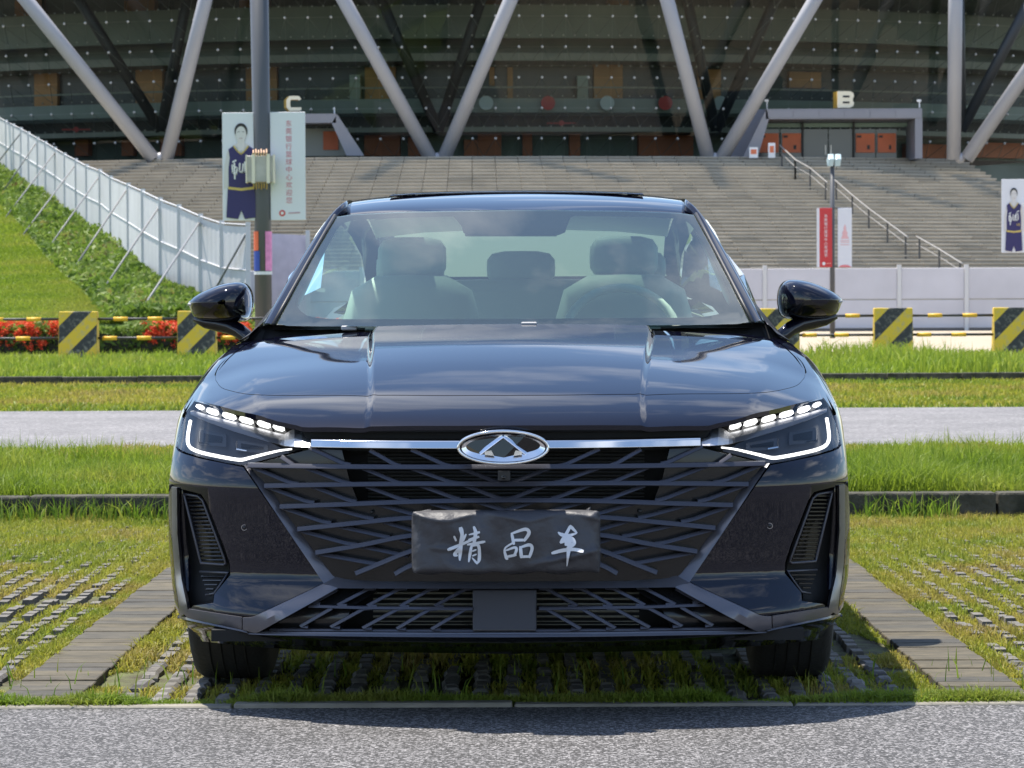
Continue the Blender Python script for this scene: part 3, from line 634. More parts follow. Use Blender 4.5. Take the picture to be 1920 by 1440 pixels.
for s in (-1, 1): MB().box(s*w/2-.012, s*w/2+.012, -.13, .12, -.015, h+.015).build('side_strip', mat('cream_plastic', (.72, .66, .55), .5), e)
for k in range(6):
    x = -.14 + .05*k; MB().tube([(x,-.1,h),(x+.02,-.14,h+.05),(x+.01,-.06,h+.1+.02*(k%2))], .014, 5).build('rope', mat('rope_peach', (.7,.45,.30), .8), e)
    MB().tube([(x,-.1,0),(x+.02,-.13,-.04),(x+.01,-.06,-.11-.02*(k%2))], .012, 5).build('rope', mat('rope_gold', (.38,.26,.08), .8), e)
def wrap(name, m, py0, py1, a0, a1, lab):
    z0 = W(494, py1, PD)[2]; z1 = W(494, py0, PD)[2]; r = rp*.95+.008
    P = [[(c[0]+r*math.sin(a0+(a1-a0)*i/8), c[1]-r*math.cos(a0+(a1-a0)*i/8), z) for i in range(9)] for z in (z0, z1)]
    mn = np.mean(np.array(P).reshape(-1,3), 0); mn[2] = z0
    o = MB().grid([[np.array(p)-mn for p in r_] for r_ in P]).build(name, m); o.location = mn; md = o.modifiers.new('s', 'SOLIDIFY'); md.thickness = .003
    tag(o, lab, 'flyer', 'flyers pasted round the thick pole')
wrap('flyer', mat('flyer_orange', (.75,.14,.05), .6), 434, 470, -1.35, -.45, 'orange flyer pasted on the thick pole')
wrap('flyer', mat('flyer_blue', (.03,.07,.36), .6), 471, 508, -1.35, -.30, 'blue flyer pasted below the orange one on the pole')
wrap('flyer', mat('flyer_pink', (.72,.25,.50), .6, var=.15, vscale=9), 434, 508, .35, 1.5, 'pink flyer curling off the thick pole')
wrap('tape', mat('tape_white', (.7,.7,.74), .5), 509, 515, -1.5, 1.5, 'white tape band around the pole under the flyers')
# slim lamp post with red and white banners
LD = 82.0; c2 = W(1561, 637, LD)
lp2 = empty('slim_lamp_post', (c2[0], c2[1], 0.04)); tag(lp2, 'slim grey lamp post with twin floodlight head before the stairs', 'lamp post')
zt = W(1561, 312, LD)[2]
MB().tube([(0,0,0),(0,0,zt)], [.075,.06], 10).build('pole', m_pole, lp2, True)
for s in (-1, 1):
    mb = MB(); x = s*.10+.03; mb.hexa([(x-.08,-.12,zt-.05),(x+.08,-.12,zt-.05),(x+.08,.18,zt+.12),(x-.08,.18,zt+.12)], [(x-.05,-.13,zt+.16),(x+.11,-.13,zt+.16),(x+.13,.15,zt+.32),(x-.03,.15,zt+.32)])
    bevel(mb.build('floodlight', mat('lamp_teal', (.42,.52,.54), .3, metal=.2), lp2), .02, 2)
e, w, h = board('red_banner', 1534, 390, 1560, 501, LD - .1, mat('banner_red', (.52, .035, .04), .55), 'red banner with white characters on the slim lamp post')
MB().box(-w/2-.03, -w/2+.035, -.028, .03, 0, h).build('white_hem', m_white, e)
for k, ch in enumerate('东莞银行篮球中心欢迎您'):
    t = text_mesh('printed_character', ch, h*.06, m_wht, e); t.location = (0.02, -.026, h*(.86 - .066*k)); t.rotation_euler = (math.pi/2, 0, 0)
flat('printed_logo', ell(-.1*w, .06*h, .11*w, .028*h), -.026, m_wht, e)
stroke(e, 'printed_caption', [(.1*w,.06*h),(.4*w,.065*h)], .014*h, -.026, mat('print_salmon', (.75,.3,.25), .6))
e, w, h = board('white_banner', 1571, 390, 1597, 501, LD - .1, m_white, 'white banner with pink tower print on the slim lamp post')
m_pk = mat('print_pink', (.72,.42,.44), .6)
flat('printed_tower', [(-.28*w,.48*h),(.28*w,.48*h),(.16*w,.55*h),(.2*w,.58*h),(.08*w,.63*h),(.1*w,.66*h),(0,.73*h),(-.1*w,.66*h),(-.08*w,.63*h),(-.2*w,.58*h),(-.16*w,.55*h)], -.026, m_pk, e)
for z in (.45, .42, .38): stroke(e, 'printed_line', [(-.3*w,z*h),(.3*w,z*h)], .012*h, -.026, m_pk)
flat('printed_arc', ell(0, .0, .42*w, .04*h, 0, 180), -.026, mat('print_rose2', (.7,.2,.22), .6), e)
for zz in (390, 500):
    p0 = W(1540, zz, LD - .06); p1 = W(1594, zz, LD - .06); MB().tube([p0 - np.array(lp2.location), p1 - np.array(lp2.location)], .018, 6).build('bracket', m_pole, lp2)
# poster at the right edge
e, w, h = board('player_banner', 1878, 336, 1923, 474, 74, m_white, 'white banner printed with basketball player wearing number eighteen, before the stairs'); player(e, w*1.0, h*.95, '18')
p = W(1931, 600, 74.2); lp3 = empty('banner_pole', (p[0], p[1], .04)); tag(lp3, 'grey banner pole beside the number eighteen player banner', 'pole'); MB().tube([(0,0,0),(0,0,6)], .1, 12).build('pole', m_pole, lp3, True)
MB().tube([(0,0,.01),(0,0,.2)], .16, 12).build('base', m_pole, lp3, True)
pa = W(1915, 377, 73.8); pl_ = empty('direction_sign', (pa[0]+.25, pa[1], pa[2]-.55)); tag(pl_, 'blue sign plate with white border next to the number eighteen banner', 'sign')
mb = MB(); mb.hexa([(-.26,0,.5),(.2,0,-.1),(.4,0,.0),(.4,0,.6)], [(-.26,-.03,.5),(.2,-.03,-.1),(.4,-.03,.0),(.4,-.03,.6)]).build('plate', m_wht, pl_)
mb = MB(); mb.hexa([(-.19,-.032,.47),(.2,-.032,-.02),(.36,-.032,.05),(.36,-.032,.55)], [(-.19,-.04,.47),(.2,-.04,-.02),(.36,-.04,.05),(.36,-.04,.55)]).build('blue_face', mat('sign_blue', (.03,.1,.35), .5), pl_)
# ------------------------------------------------------------------ stone stairs
DS0, DS1, NST = 107.0, 128.0, 46
RT = 60.0; CX = W(860, 295, DS1)[0]; CY = DS1 - CAMD + RT
ZT = W(960, 294, DS1)[2]; RISE = ZT / NST; RUN = (DS1 - DS0) / NST
def ring(R, th, z): return np.array([CX + R*math.sin(th), CY - R*math.cos(th), z])
def stone_mat(name, col, var2):
    M = bpy.data.materials.new(name); M.use_nodes = True; t = M.node_tree; b = t.nodes['Principled BSDF']; b.inputs['Roughness'].default_value = 0.85
    at = t.nodes.new('ShaderNodeAttribute'); at.attribute_name = 'tint'; ge = t.nodes.new('ShaderNodeNewGeometry')
    n = t.nodes.new('ShaderNodeTexNoise'); n.inputs['Scale'].default_value = 0.9; n.inputs['Detail'].default_value = 6; n.inputs['Roughness'].default_value = .7; t.links.new(ge.outputs['Position'], n.inputs['Vector'])
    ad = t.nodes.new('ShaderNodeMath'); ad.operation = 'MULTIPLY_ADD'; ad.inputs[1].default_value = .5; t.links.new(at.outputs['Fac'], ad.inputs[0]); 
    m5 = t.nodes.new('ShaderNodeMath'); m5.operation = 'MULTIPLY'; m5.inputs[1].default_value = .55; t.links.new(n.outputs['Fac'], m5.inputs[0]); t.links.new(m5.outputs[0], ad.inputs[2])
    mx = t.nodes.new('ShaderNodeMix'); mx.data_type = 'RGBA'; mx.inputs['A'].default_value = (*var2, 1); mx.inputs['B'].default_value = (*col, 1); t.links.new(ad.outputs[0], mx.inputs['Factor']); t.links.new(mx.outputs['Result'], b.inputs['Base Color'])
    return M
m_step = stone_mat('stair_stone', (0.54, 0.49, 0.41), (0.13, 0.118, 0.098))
m_dark = mat('joint_dark', (0.05, 0.048, 0.042), 0.9)
stairs = empty('stone_staircase', (CX, CY - RT - 21, 0)); tag(stairs, 'broad curved stone staircase of many slabs leading up to the stadium', 'staircase'); so_ = np.array(stairs.location)
T0, T1 = math.radians(-19), math.radians(22)
for i in range(NST):
    R = RT + (DS1 - DS0) - RUN*i; z1 = RISE*(i+1); z0 = max(z1 - RISE - .06, 0); nsl = 44; mb = MB(); tint = []
    dth = (T1-T0)/nsl; o_ = 0 if i < 16 else (0.0)
    for k in range(nsl):
        a = T0 + dth*k + .011/R; b = a + dth - .022/R; dz = random.uniform(-.006, .006); dr = random.uniform(-.008, .008)
        lo = [ring(R+dr, a, z0), ring(R+dr, b, z0), ring(R-RUN-.05, b, z0), ring(R-RUN-.05, a, z0)]
        hi = [ring(R+dr+.02, a, z1+dz), ring(R+dr+.02, b, z1+dz), ring(R-RUN-.05, b, z1+dz), ring(R-RUN-.05, a, z1+dz)]
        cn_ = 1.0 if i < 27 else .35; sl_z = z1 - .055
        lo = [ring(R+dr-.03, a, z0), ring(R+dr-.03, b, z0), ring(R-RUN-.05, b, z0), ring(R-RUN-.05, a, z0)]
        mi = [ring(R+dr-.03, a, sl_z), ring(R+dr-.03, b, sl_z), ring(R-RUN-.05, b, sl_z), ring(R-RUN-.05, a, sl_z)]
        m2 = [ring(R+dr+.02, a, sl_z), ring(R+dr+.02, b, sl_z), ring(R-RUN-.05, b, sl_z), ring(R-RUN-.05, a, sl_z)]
        mb.hexa([p-so_ for p in lo], [p-so_ for p in mi]); v = .5 - cn_*.34 + .22*random.random(); tint += [v]*6  # riser tint lowered to paint the shadow gap below each nosing
        mb.hexa([p-so_ for p in m2], [p-so_ for p in hi]); v = .5 + cn_*.22 + .3*random.random() - (.5 if random.random() < .10*cn_ else 0); tint += [v]*6  # nosing tint raised to paint its lit edge; odd slabs stained darker at random
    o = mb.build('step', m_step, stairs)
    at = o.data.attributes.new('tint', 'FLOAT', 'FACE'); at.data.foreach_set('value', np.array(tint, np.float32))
P = [[ring(RT + (DS1-DS0) + .0 - (DS1-DS0)*v, T0 + (T1-T0)*u/40, ZT*v - .16) - so_ for u in range(41)] for v in (0, 1)]
MB().grid(P).build('bedding', m_dark, stairs)
P = [[ring(r, math.radians(-24 + u*1.25), ZT - .01) for u in range(41)] for r in (RT + .0, 30)]
struct(MB().grid(P).build('stadium_terrace', mat('terrace_stone', (.30,.28,.25), .8, var=.15)), 'stone terrace at the top of the stairs')
def stair_pt(px, py):                 # point on the stair slope seen at (px, py)
    for d in np.linspace(DS0, DS1 + 2, 400):
        q = W(px, py, d); R = math.hypot(q[0]-CX, q[1]-CY); zs = min(max((RT + DS1 - DS0 - R) / RUN * RISE, 0), ZT)
        if zs >= q[2]: return np.array([q[0], q[1], zs])
    return q
m_hr = mat('handrail_steel', (.55,.53,.50), .35, metal=.5); m_hr2 = mat('handrail_rail', (.26,.25,.24), .45); m_hp = mat('handrail_post', (.06,.06,.06), .5)
for k, (pl, lab) in enumerate([([(1466,316),(1491,340)], 'at the top of the stone stairs'), ([(1491,340),(1519,356),(1548,381)], 'on the upper flight of the stone stairs'), ([(1568,381),(1598,408),(1629,434),(1664,460),(1698,486)], 'on the middle flight of the stone stairs'), ([(1724,490),(1761,512),(1800,536)], 'on the lowest flight of the stone stairs')]):
    f = [stair_pt(*p) for p in pl]; e = empty('handrail', f[0]); tag(e, 'steel handrail on dark posts ' + lab, 'handrail', 'handrails down the stone stairs'); off = np.array(e.location)
    for p in f: MB().box(p[0]-off[0]-.035, p[0]-off[0]+.035, p[1]-off[1]-.035, p[1]-off[1]+.035, p[2]-off[2]-.1, p[2]-off[2]+.9).build('post', m_hp, e)
    for hz in (.92, .62):
        a = [p - off + np.array([0,0,hz]) for p in f]; ext = (a[-1]-a[-2])*.15; a2 = [a[0] - ext] + a + [a[-1] + ext]
        MB().tube(a2, .03 if hz > .9 else .018, 6).build('rail', m_hr2, e, True)

# ------------------------------------------------------------------ stadium
RF, LEAN = RT - 4.0, 0.16
st = empty('stadium', (CX, CY - RF, ZT)); tag(st, 'round glass fronted stadium with slanted steel columns above the stairs', 'building'); sto = np.array(st.location)
def sp(R, th, z): return ring(R, th, z) - sto
def th_at(px, R):                     # angle at which a ring of radius R crosses the image column px
    d = DS1 + (RT - R)
    for _ in range(12):
        q = W(px, 280, d); s = (q[0]-CX)/R; th = math.asin(max(-.9, min(.9, s))); d = CY - R*math.cos(th) + CAMD
    return th
def z_at(py, px, R):
    th = th_at(px, R); q = ring(R, th, 0); d = q[1] + CAMD; return W(px, py, d)[2]
PW, PH = 1.03, 1.35
m_glass = glassmat('facade_glass', (0.66, 0.72, 0.67), 0.6, 0.0, 1.45)
m_fit = mat('glass_fitting', (.50,.48,.44), .45); m_cab = mat('facade_cable', (.20,.22,.21), .5)
dth = PW / RF; t0, t1 = th_at(-40, RF), th_at(1965, RF); nc = int((t1-t0)/dth) + 1; zb = z_at(260, 960, RF) - PH
NR = 6
for r in range(NR):
    za, zc = zb + r*PH + .012, zb + (r+1)*PH - .012; Ra, Rc = RF + (za-ZT)*LEAN, RF + (zc-ZT)*LEAN
    za = max(za, ZT + .01)
    for k in range(nc):
        a, b = t0 + dth*k + .010/RF, t0 + dth*(k+1) - .010/RF
        MB().quad(sp(Ra,a,za), sp(Ra,b,za), sp(Rc,b,zc), sp(Rc,a,zc)).build('pane', m_glass, st)
fit_me = None; mbs = MB(); mbc = MB()
for r in range(1, NR + 1):
    z = zb + r*PH; R = RF + (z-ZT)*LEAN + .05
    for k in range(nc + 1):
        if fit_me is None:
            q = MB().sphere((0,0,0), .062, 8, 5).build('fitting', m_fit, st, True); fit_me = q.data
        else:
            q = bpy.data.objects.new('fitting', fit_me); COL.objects.link(q); q.parent = st
        q.location = tuple(sp(R, t0 + dth*k, z))
    for k in range(2*nc + 1):
        th = t0 + dth*k/2; zz = z - PH*.55; mbs.sphere(sp(RF + (zz-ZT)*LEAN - 1.1, th, zz), .045, 6, 3)
for k in range(0, nc + 1):
    for r in range(NR):
        z = zb + (r+1)*PH; z2 = z - PH*.55
        for s in (-.5, .5):
            mbc.tube([sp(RF + (z-ZT)*LEAN - .05, t0 + dth*k, z), sp(RF + (z2-ZT)*LEAN - 1.1, t0 + dth*(k+s), z2)], .012, 3, False)
o = mbs.build('inner_fittings', m_fit, st, True); o['kind'] = 'stuff'
o = mbc.build('cable_bracing', m_cab, st); o['kind'] = 'stuff'
def arcwall(name, R0_, R1_, z0, z1, m, n=60, a0=-42, a1=45):
    th = [math.radians(a0 + (a1-a0)*u/n) for u in range(n+1)]; mb = MB()
    for u in range(n):
        mb.hexa([sp(R1_,th[u],z0), sp(R1_,th[u+1],z0), sp(R0_,th[u+1],z0), sp(R0_,th[u],z0)], [sp(R1_,th[u],z1), sp(R1_,th[u+1],z1), sp(R0_,th[u+1],z1), sp(R0_,th[u],z1)])
    return mb.build(name, m, st)
RW = RF - 6.5
m_wall = mat('foyer_wall', (.17,.20,.175), .8, var=.25, vscale=.25); m_slab2 = mat('floor_slab', (.30,.30,.26), .7); m_green = mat('gallery_front', (.20,.23,.20), .6, var=.1, vscale=.4)
m_brown = mat('brown_panel', (.50,.25,.10), .6, var=.15, vscale=.6); m_rust = mat('rust_panel', (.45,.14,.06), .6, var=.15, vscale=.6); m_blackw = mat('dark_opening', (.012,.014,.016), .5)
arcwall('foyer_wall', RW-.5, RW, ZT - .5, ZT + 14, m_wall)
zz = lambda py: z_at(py, 960, RW)
arcwall('gallery_front', RW+1.6, RW+1.9, zz(78), zz(16), m_green)
arcwall('floor_slab', RW, RW+2.6, zz(122), zz(108), m_slab2)
arcwall('gallery_rail', RW+2.0, RW+2.1, zz(216), zz(190), mat('rail_glass_grey', (.22,.26,.24), .4))
arcwall('floor_slab', RW, RW+2.2, zz(252), zz(243), m_slab2)
arcwall('dark_band', RW, RW+.25, zz(240), zz(218), m_blackw)
arcwall('dark_band', RW, RW+.2, zz(188), zz(126), mat('smoked_glazing', (.03,.036,.042), .3))
arcwall('transom', RW+2.3, RW+2.4, zz(172), zz(169), m_slab2)
arcwall('ceiling', 20, RF + 2.2, ZT + 11.5, ZT + 12, mat('soffit', (.12,.12,.12), .8))
arcwall('fascia', RF + 1.35, RF + 1.7, zb + NR*PH, ZT + 11.4, m_wall)
def wpanel(name, px0, px1, py0, py1, m, dR=.45):
    R = RW + dR; a, b = th_at(px0, R), th_at(px1, R); z0, z1 = z_at(py1, (px0+px1)/2, R), z_at(py0, (px0+px1)/2, R)
    mb = MB(); n = max(1, int((b-a)*R/1.5)); 
    for u in range(n):
        p, q = a + (b-a)*u/n, a + (b-a)*(u+1)/n
        mb.hexa([sp(R,p,z0), sp(R,q,z0), sp(R-.4,q,z0), sp(R-.4,p,z0)], [sp(R,p,z1), sp(R,q,z1), sp(R-.4,q,z1), sp(R-.4,p,z1)])
    return mb.build(name, m, st)
for r in [(65,108,128,203),(255,305,128,200),(462,520,126,190),(685,742,126,195),(918,928,126,160),(952,962,126,190),(1114,1168,120,195),(1310,1352,130,200),(1480,1540,135,165),(30,80,0,72),(235,292,0,62),(450,506,0,50),(900,960,0,52),(1140,1180,0,38),(690,735,30,50)]:
    wpanel('wall_panel', *r, m_brown)
for r in [(140,165,255,292),(228,250,262,292),(300,340,258,292),(683,750,253,292),(765,790,256,292),(870,895,262,292),(896,940,250,292),(980,998,250,292),(1068,1088,250,292),(1198,1296,253,292),(1232,1300,256,292),(1700,1780,270,296),(1830,1920,268,296)]:
    wpanel('door_panel', *r, m_rust, .5)
wpanel('notice_panel', 656, 676, 140, 192, mat('pale_notice', (.35,.40,.35), .6), 1.0); wpanel('notice_panel', 1083, 1103, 142, 192, mat('pale_notice', (.35,.40,.35), .6), 1.0)
for k, px in enumerate((912, 1028, 1139, 1248, 1351)):
    R = RW + 2.6; th = th_at(px, R); z = z_at(193, px, R); cpt = sp(R, th, z); r = .33
    ringp = [cpt + np.array([math.cos(a)*r, 0, math.sin(a)*r]) for a in np.linspace(0, 2*math.pi, 20, False)]
    MB().hexa([p + np.array([0,.06,0]) for p in ringp], ringp).build('round_sign', mat('sign_pale', (.55,.62,.64), .5) if k % 2 == 0 else mat('sign_red', (.55,.05,.05), .5), st)
for px, py in ((1053, 231), (143, 243)):
    R = RW + 2.4; q = sp(R, th_at(px, R), z_at(py, px, R)); m_rs = mat('sign_red', (.55,.05,.05), .5)
    mb = MB(); mb.box(q[0]-.68, q[0]+.68, q[1]-.02, q[1]+.02, q[2]-.03, q[2]+.03); mb.tube([q+np.array([0,-.03,0]), q+np.array([0,-.07,0])], .13, 12); mb.build('red_sign', m_rs, st)
# slanted columns
m_colm = mat('column_steel', (.34,.34,.365), .42, var=.05, vscale=.4); m_col2 = mat('inner_column', (.03,.034,.036), .5)
colv = [(-230, -310, -25), (300, -245, 80), (820, -170, 132), (1340, -84, 182), (1800, -4, 212), (2290, 60, 260)]
for px, dl, dr in colv:
    b = W(px, 296, DS1 + 1.2)
    for k, dx in enumerate((dl, dr)):
        top = W(px + dx*1.6, 293 - 293*1.6, DS1 - .6); b2 = b + np.array([(-.28 if k == 0 else .28), 0, 0])
        MB().tube([b2 - sto + np.array([0,0,-.05]), top - sto], .31, 16).build('column', m_colm, st, True)
    MB().sphere(b - sto + np.array([0,0,.0]), .24, 10, 6).build('column_shoe', m_colm, st, True)
    ib = W(px + 2, 245, DS1 + 7.2)
    for dx in (dl*.62, dr*.62):
        top = W(px + dx*1.3, 245 - 245*1.3, DS1 + 6.2); MB().tube([ib - sto, top - sto], .25, 10).build('inner_column', m_col2, st, True)
# entrance portals with letters
m_port = mat('portal_grey', (.22,.22,.25), .45, var=.05, vscale=.5); m_cream = mat('letter_cream', (.78,.72,.56), .5); m_amb = mat('letter_side', (.62,.36,.06), .5)
m_dglass = mat('door_glass', (.10,.11,.12), .12); m_orange = mat('door_poster', (.62,.16,.07), .6, var=.1, vscale=.8)
PDp = DS1 + .9
def pxbox(par, off, name, px0, px1, py0, py1, d0, d1, m):
    a = W(px0, py1, d0); b = W(px1, py0, d0); return MB().box(a[0]-off[0], b[0]-off[0], d0-CAMD-off[1], d1-CAMD-off[1], a[2]-off[2], b[2]-off[2]).build(name, m, par)
GLY = {'B': [(0,0),(.75,0),(.95,.1),(1,.28),(.92,.46),(.92,.54),(1,.7),(.95,.9),(.75,1),(0,1)], 'C': [(1,.8),(.85,1),(.2,1),(0,.75),(0,.25),(.2,0),(.95,0),(1,.1),(1,.24),(.32,.24),(.25,.35),(.25,.65),(.32,.76),(.78,.76),(.84,.7)]}
def letter(ch, px, py0, py1, d, lab):
    a = W(px, py1, d); h = W(px, py0, d)[2]-a[2]; e = empty('entrance_letter', a); tag(e, lab, 'letter'); w = h*1.0
    P = [((x-.5)*w, z*h) for x, z in GLY[ch]]
    MB().hexa([(x, .12, z) for x, z in P], [(x, 0, z) for x, z in P]).build('face', m_cream, e)
    MB().hexa([(x-.14, .5, z) for x, z in P], [(x, .125, z) for x, z in P]).build('side', m_amb, e)
    if ch == 'B':
        for z in (.26, .62): MB().box(-.18*w, .22*w, -.012, -.002, z*h, (z+.12)*h).build('slot', m_blackw, e)
pb = empty('entrance_portal', W(1580, 297, PDp)); tag(pb, 'grey framed entrance portal under the letter B with orange door posters', 'portal'); off = np.array(pb.location)
pxbox(pb, off, 'lintel', 1436, 1729, 203, 223, PDp, PDp + 3.0, m_port)
pxbox(pb, off, 'pillar', 1716, 1729.5, 222, 297, PDp + .01, PDp + 3.0, m_port)
lo = [W(1392,297,PDp), W(1420,297,PDp), W(1420,297,PDp+2.9), W(1392,297,PDp+2.9)]; hi = [W(1437,204,PDp), W(1442,222,PDp), W(1442,222,PDp+2.9), W(1437,204,PDp+2.9)]
MB().hexa([p-off for p in lo], [p-off for p in hi]).build('slanted_pillar', m_port, pb)
lo = [W(1362,297,PDp+1.2), W(1392,297,PDp+.6), W(1392,297,PDp+2.9), W(1362,297,PDp+2.9)]; hi = [W(1415,206,PDp+1.2), W(1437,204,PDp+.6), W(1437,204,PDp+2.9), W(1415,206,PDp+2.9)]
MB().hexa([p-off for p in lo], [p-off for p in hi]).build('slanted_side', m_port, pb)
for k in range(6): px = 1440 + 48*k; pxbox(pb, off, 'lintel_panel', px, px + 46.5, 207, 220, PDp - .02, PDp + .05, m_port)
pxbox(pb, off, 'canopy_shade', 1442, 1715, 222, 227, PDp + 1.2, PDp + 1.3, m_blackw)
pxbox(pb, off, 'transom_glass', 1424, 1712, 230, 239, PDp + 2.6, PDp + 2.65, mat('transom_green', (.20,.30,.25), .3))
for k, (a, b) in enumerate(((1421,1461),(1464,1503),(1507,1552),(1554,1598),(1602,1641),(1643,1681))):
    pxbox(pb, off, 'door', a, b, 242, 297, PDp + 2.5, PDp + 2.56, m_dglass)
    if k not in (2, 3): pxbox(pb, off, 'door_poster', a + 3, b - 1, 250, 286, PDp + 2.4, PDp + 2.44, m_orange); pxbox(pb, off, 'poster_mark', a + 24, b - 10, 272, 280, PDp + 2.37, PDp + 2.39, m_blackw); pxbox(pb, off, 'poster_mark', a + 5, b - 26, 254, 258, PDp + 2.37, PDp + 2.39, m_blackw)
    else: pxbox(pb, off, 'door_handle', (b - 5 if k == 2 else a + 3), (b - 3 if k == 2 else a + 5), 272, 290, PDp + 2.44, PDp + 2.47, m_hr)
for px in (1504, 1600): pxbox(pb, off, 'door_post', px, px + 3, 226, 297, PDp + 2.3, PDp + 2.7, m_blackw)
for px in (1438, 1724):
    q = W(px, 202, PDp + .4) - off; MB().tube([q, q + np.array([0,0,.28])], .03, 6).build('spotlight', m_wht, pb); MB().box(q[0]-.1,q[0]+.06,q[1]-.1,q[1]+.06,q[2]+.26,q[2]+.36).build('spotlight_head', m_wht, pb)
letter('B', 1586, 171, 202, PDp + .3, 'cream letter B with amber sides on the entrance portal')
pc = empty('entrance_portal', W(620, 293, PDp)); tag(pc, 'grey framed entrance portal under the letter C, partly behind banners', 'portal'); off = np.array(pc.location)
pxbox(pc, off, 'lintel', 440, 630, 213, 231, PDp, PDp + 3, m_port)
lo = [W(650,292,PDp), W(683,292,PDp), W(683,292,PDp+2.9), W(650,292,PDp+2.9)]; hi = [W(622,231,PDp), W(632,214,PDp), W(632,214,PDp+2.9), W(622,231,PDp+2.9)]
MB().hexa([p-off for p in lo], [p-off for p in hi]).build('slanted_pillar', m_port, pc)
pxbox(pc, off, 'pillar', 440, 455, 231, 293, PDp + .01, PDp + 3, m_port)
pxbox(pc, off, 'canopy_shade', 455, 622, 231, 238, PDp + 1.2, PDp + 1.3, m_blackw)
pxbox(pc, off, 'door', 455, 652, 240, 293, PDp + 2.5, PDp + 2.56, mat('door_pale', (.30,.32,.30), .4)); pxbox(pc, off, 'door_poster', 606, 634, 246, 281, PDp + 2.4, PDp + 2.44, m_orange)
q = W(627, 213, PDp + .4) - off; MB().tube([q, q + np.array([0,0,.28])], .03, 6).build('spotlight', m_wht, pc)
letter('C', 551, 180, 208, PDp + .3, 'cream letter C on the entrance portal behind the banners')
for px, w, h, lab in ((1413, 16, 20, 'small white standing notice at the left foot of the portal'), (1447, 13, 28, 'tall white standing notice in front of the orange door')):
    a = W(px - w/2, 296, DS1 + .4); b = W(px + w/2, 296 - h, DS1 + .4); e = empty('standing_notice', ((a[0]+b[0])/2, a[1], a[2])); tag(e, lab, 'notice')
    MB().box(-(b[0]-a[0])/2, (b[0]-a[0])/2, -.02, .02, 0, b[2]-a[2]).build('board', m_wht, e); MB().box(-(b[0]-a[0])/2+.06, (b[0]-a[0])/2-.06, -.03, -.021, (b[2]-a[2])*.35, (b[2]-a[2])*.8).build('printed_block', m_orange, e)
# ------------------------------------------------------------------ the car
YAW = -0.0151
car = empty('car', (-0.019, 0, 0), YAW); tag(car, 'glossy black sedan facing forward with lit headlights and a wide patterned grille', 'car')
cy_, sy_ = math.cos(YAW), math.sin(YAW)
def to_loc(v): x, y = v[0] + 0.019, v[1]; return np.array([cy_*x + sy_*y, -sy_*x + cy_*y, v[2]])
CL = to_loc(CAM)
def dir_loc(v): return np.array([cy_*v[0] + sy_*v[1], -sy_*v[0] + cy_*v[1], v[2]])
def L(px, py, Y):                    # point in the car's own frame, Y metres behind its nose
    r = dir_loc(ray(px, py)); return CL + r * (Y - CL[1]) / r[1]
WK = 1.022
plan0 = pchip([v*WK for v in (0,.2,.4,.6,.7,.78,.84,.88,.905,.921,.97)], [0,.012,.045,.115,.168,.228,.292,.350,.400,.452,.85])
plan_s = smooth(lambda x: plan0(abs(x)), -.985, .985, .022)
def plan(x): return plan_s(x)
prof = smooth(pchip([.10,.18,.205,.225,.26,.30,.358,.372,.44,.52,.595,.64,.70,.78,.9], [.30,.13,.045,.02,.012,.034,.078,.080,.070,.056,.044,.058,.108,.180,.30]), .1, .9, .0065)
halfw = smooth(pchip([.15,.20,.25,.31,.39,.47,.60,.64,.70,.78,.85], [v*WK for v in (.862,.874,.893,.905,.916,.9205,.9205,.918,.910,.895,.88)]), .15, .85, .02)
def Yf(X, Z): return plan(min(abs(X) * .921*WK / halfw(Z), .975)) + prof(Z)
gprof = pchip([.2,.25,.33,.37,.5,.66,.73,.80], [.02,.025,.05,.045,.03,.02,.03,.06])
def Yg(X, Z): return plan(min(abs(X), .93)) * 0.97 + gprof(Z) + .012
Yl_ref = [None]
def on(fun, px, py, off=0.0):
    Y = .2
    for _ in range(40):
        p = L(px, py, Y); Yn = fun(p[0], p[2]) + off
        if fun is Yf or fun is Yl_ref[0]: Yn = min(Yn, .60 + off)
        if abs(Yn - Y) < 1e-5: break
        Y = Y*.4 + Yn*.6
    p = L(px, py, Y)
    if px == 949: p = np.array([0.0, fun(0.0, p[2]) + off, p[2]])
    return p
def resample(pts, step, closed=True):
    out = []; n = len(pts)
    for i in range(n if closed else n-1):
        a = np.array(pts[i], float); b = np.array(pts[(i+1) % n], float); k = max(1, int(np.linalg.norm(b-a)/step))
        for j in range(k): out.append(a + (b-a)*j/k)
    if not closed: out.append(np.array(pts[-1], float))
    return out
def catmull(pts, n=6):
    P = [np.array(p, float) for p in pts]; P = [2*P[0]-P[1]] + P + [2*P[-1]-P[-2]]; o = []
    for i in range(1, len(P)-2):
        for j in range(n):
            t = j/n; o.append(.5*((2*P[i]) + (-P[i-1]+P[i+1])*t + (2*P[i-1]-5*P[i]+4*P[i+1]-P[i+2])*t*t + (-P[i-1]+3*P[i]-3*P[i+1]+P[i+2])*t**3))
    o.append(P[-2]); return o
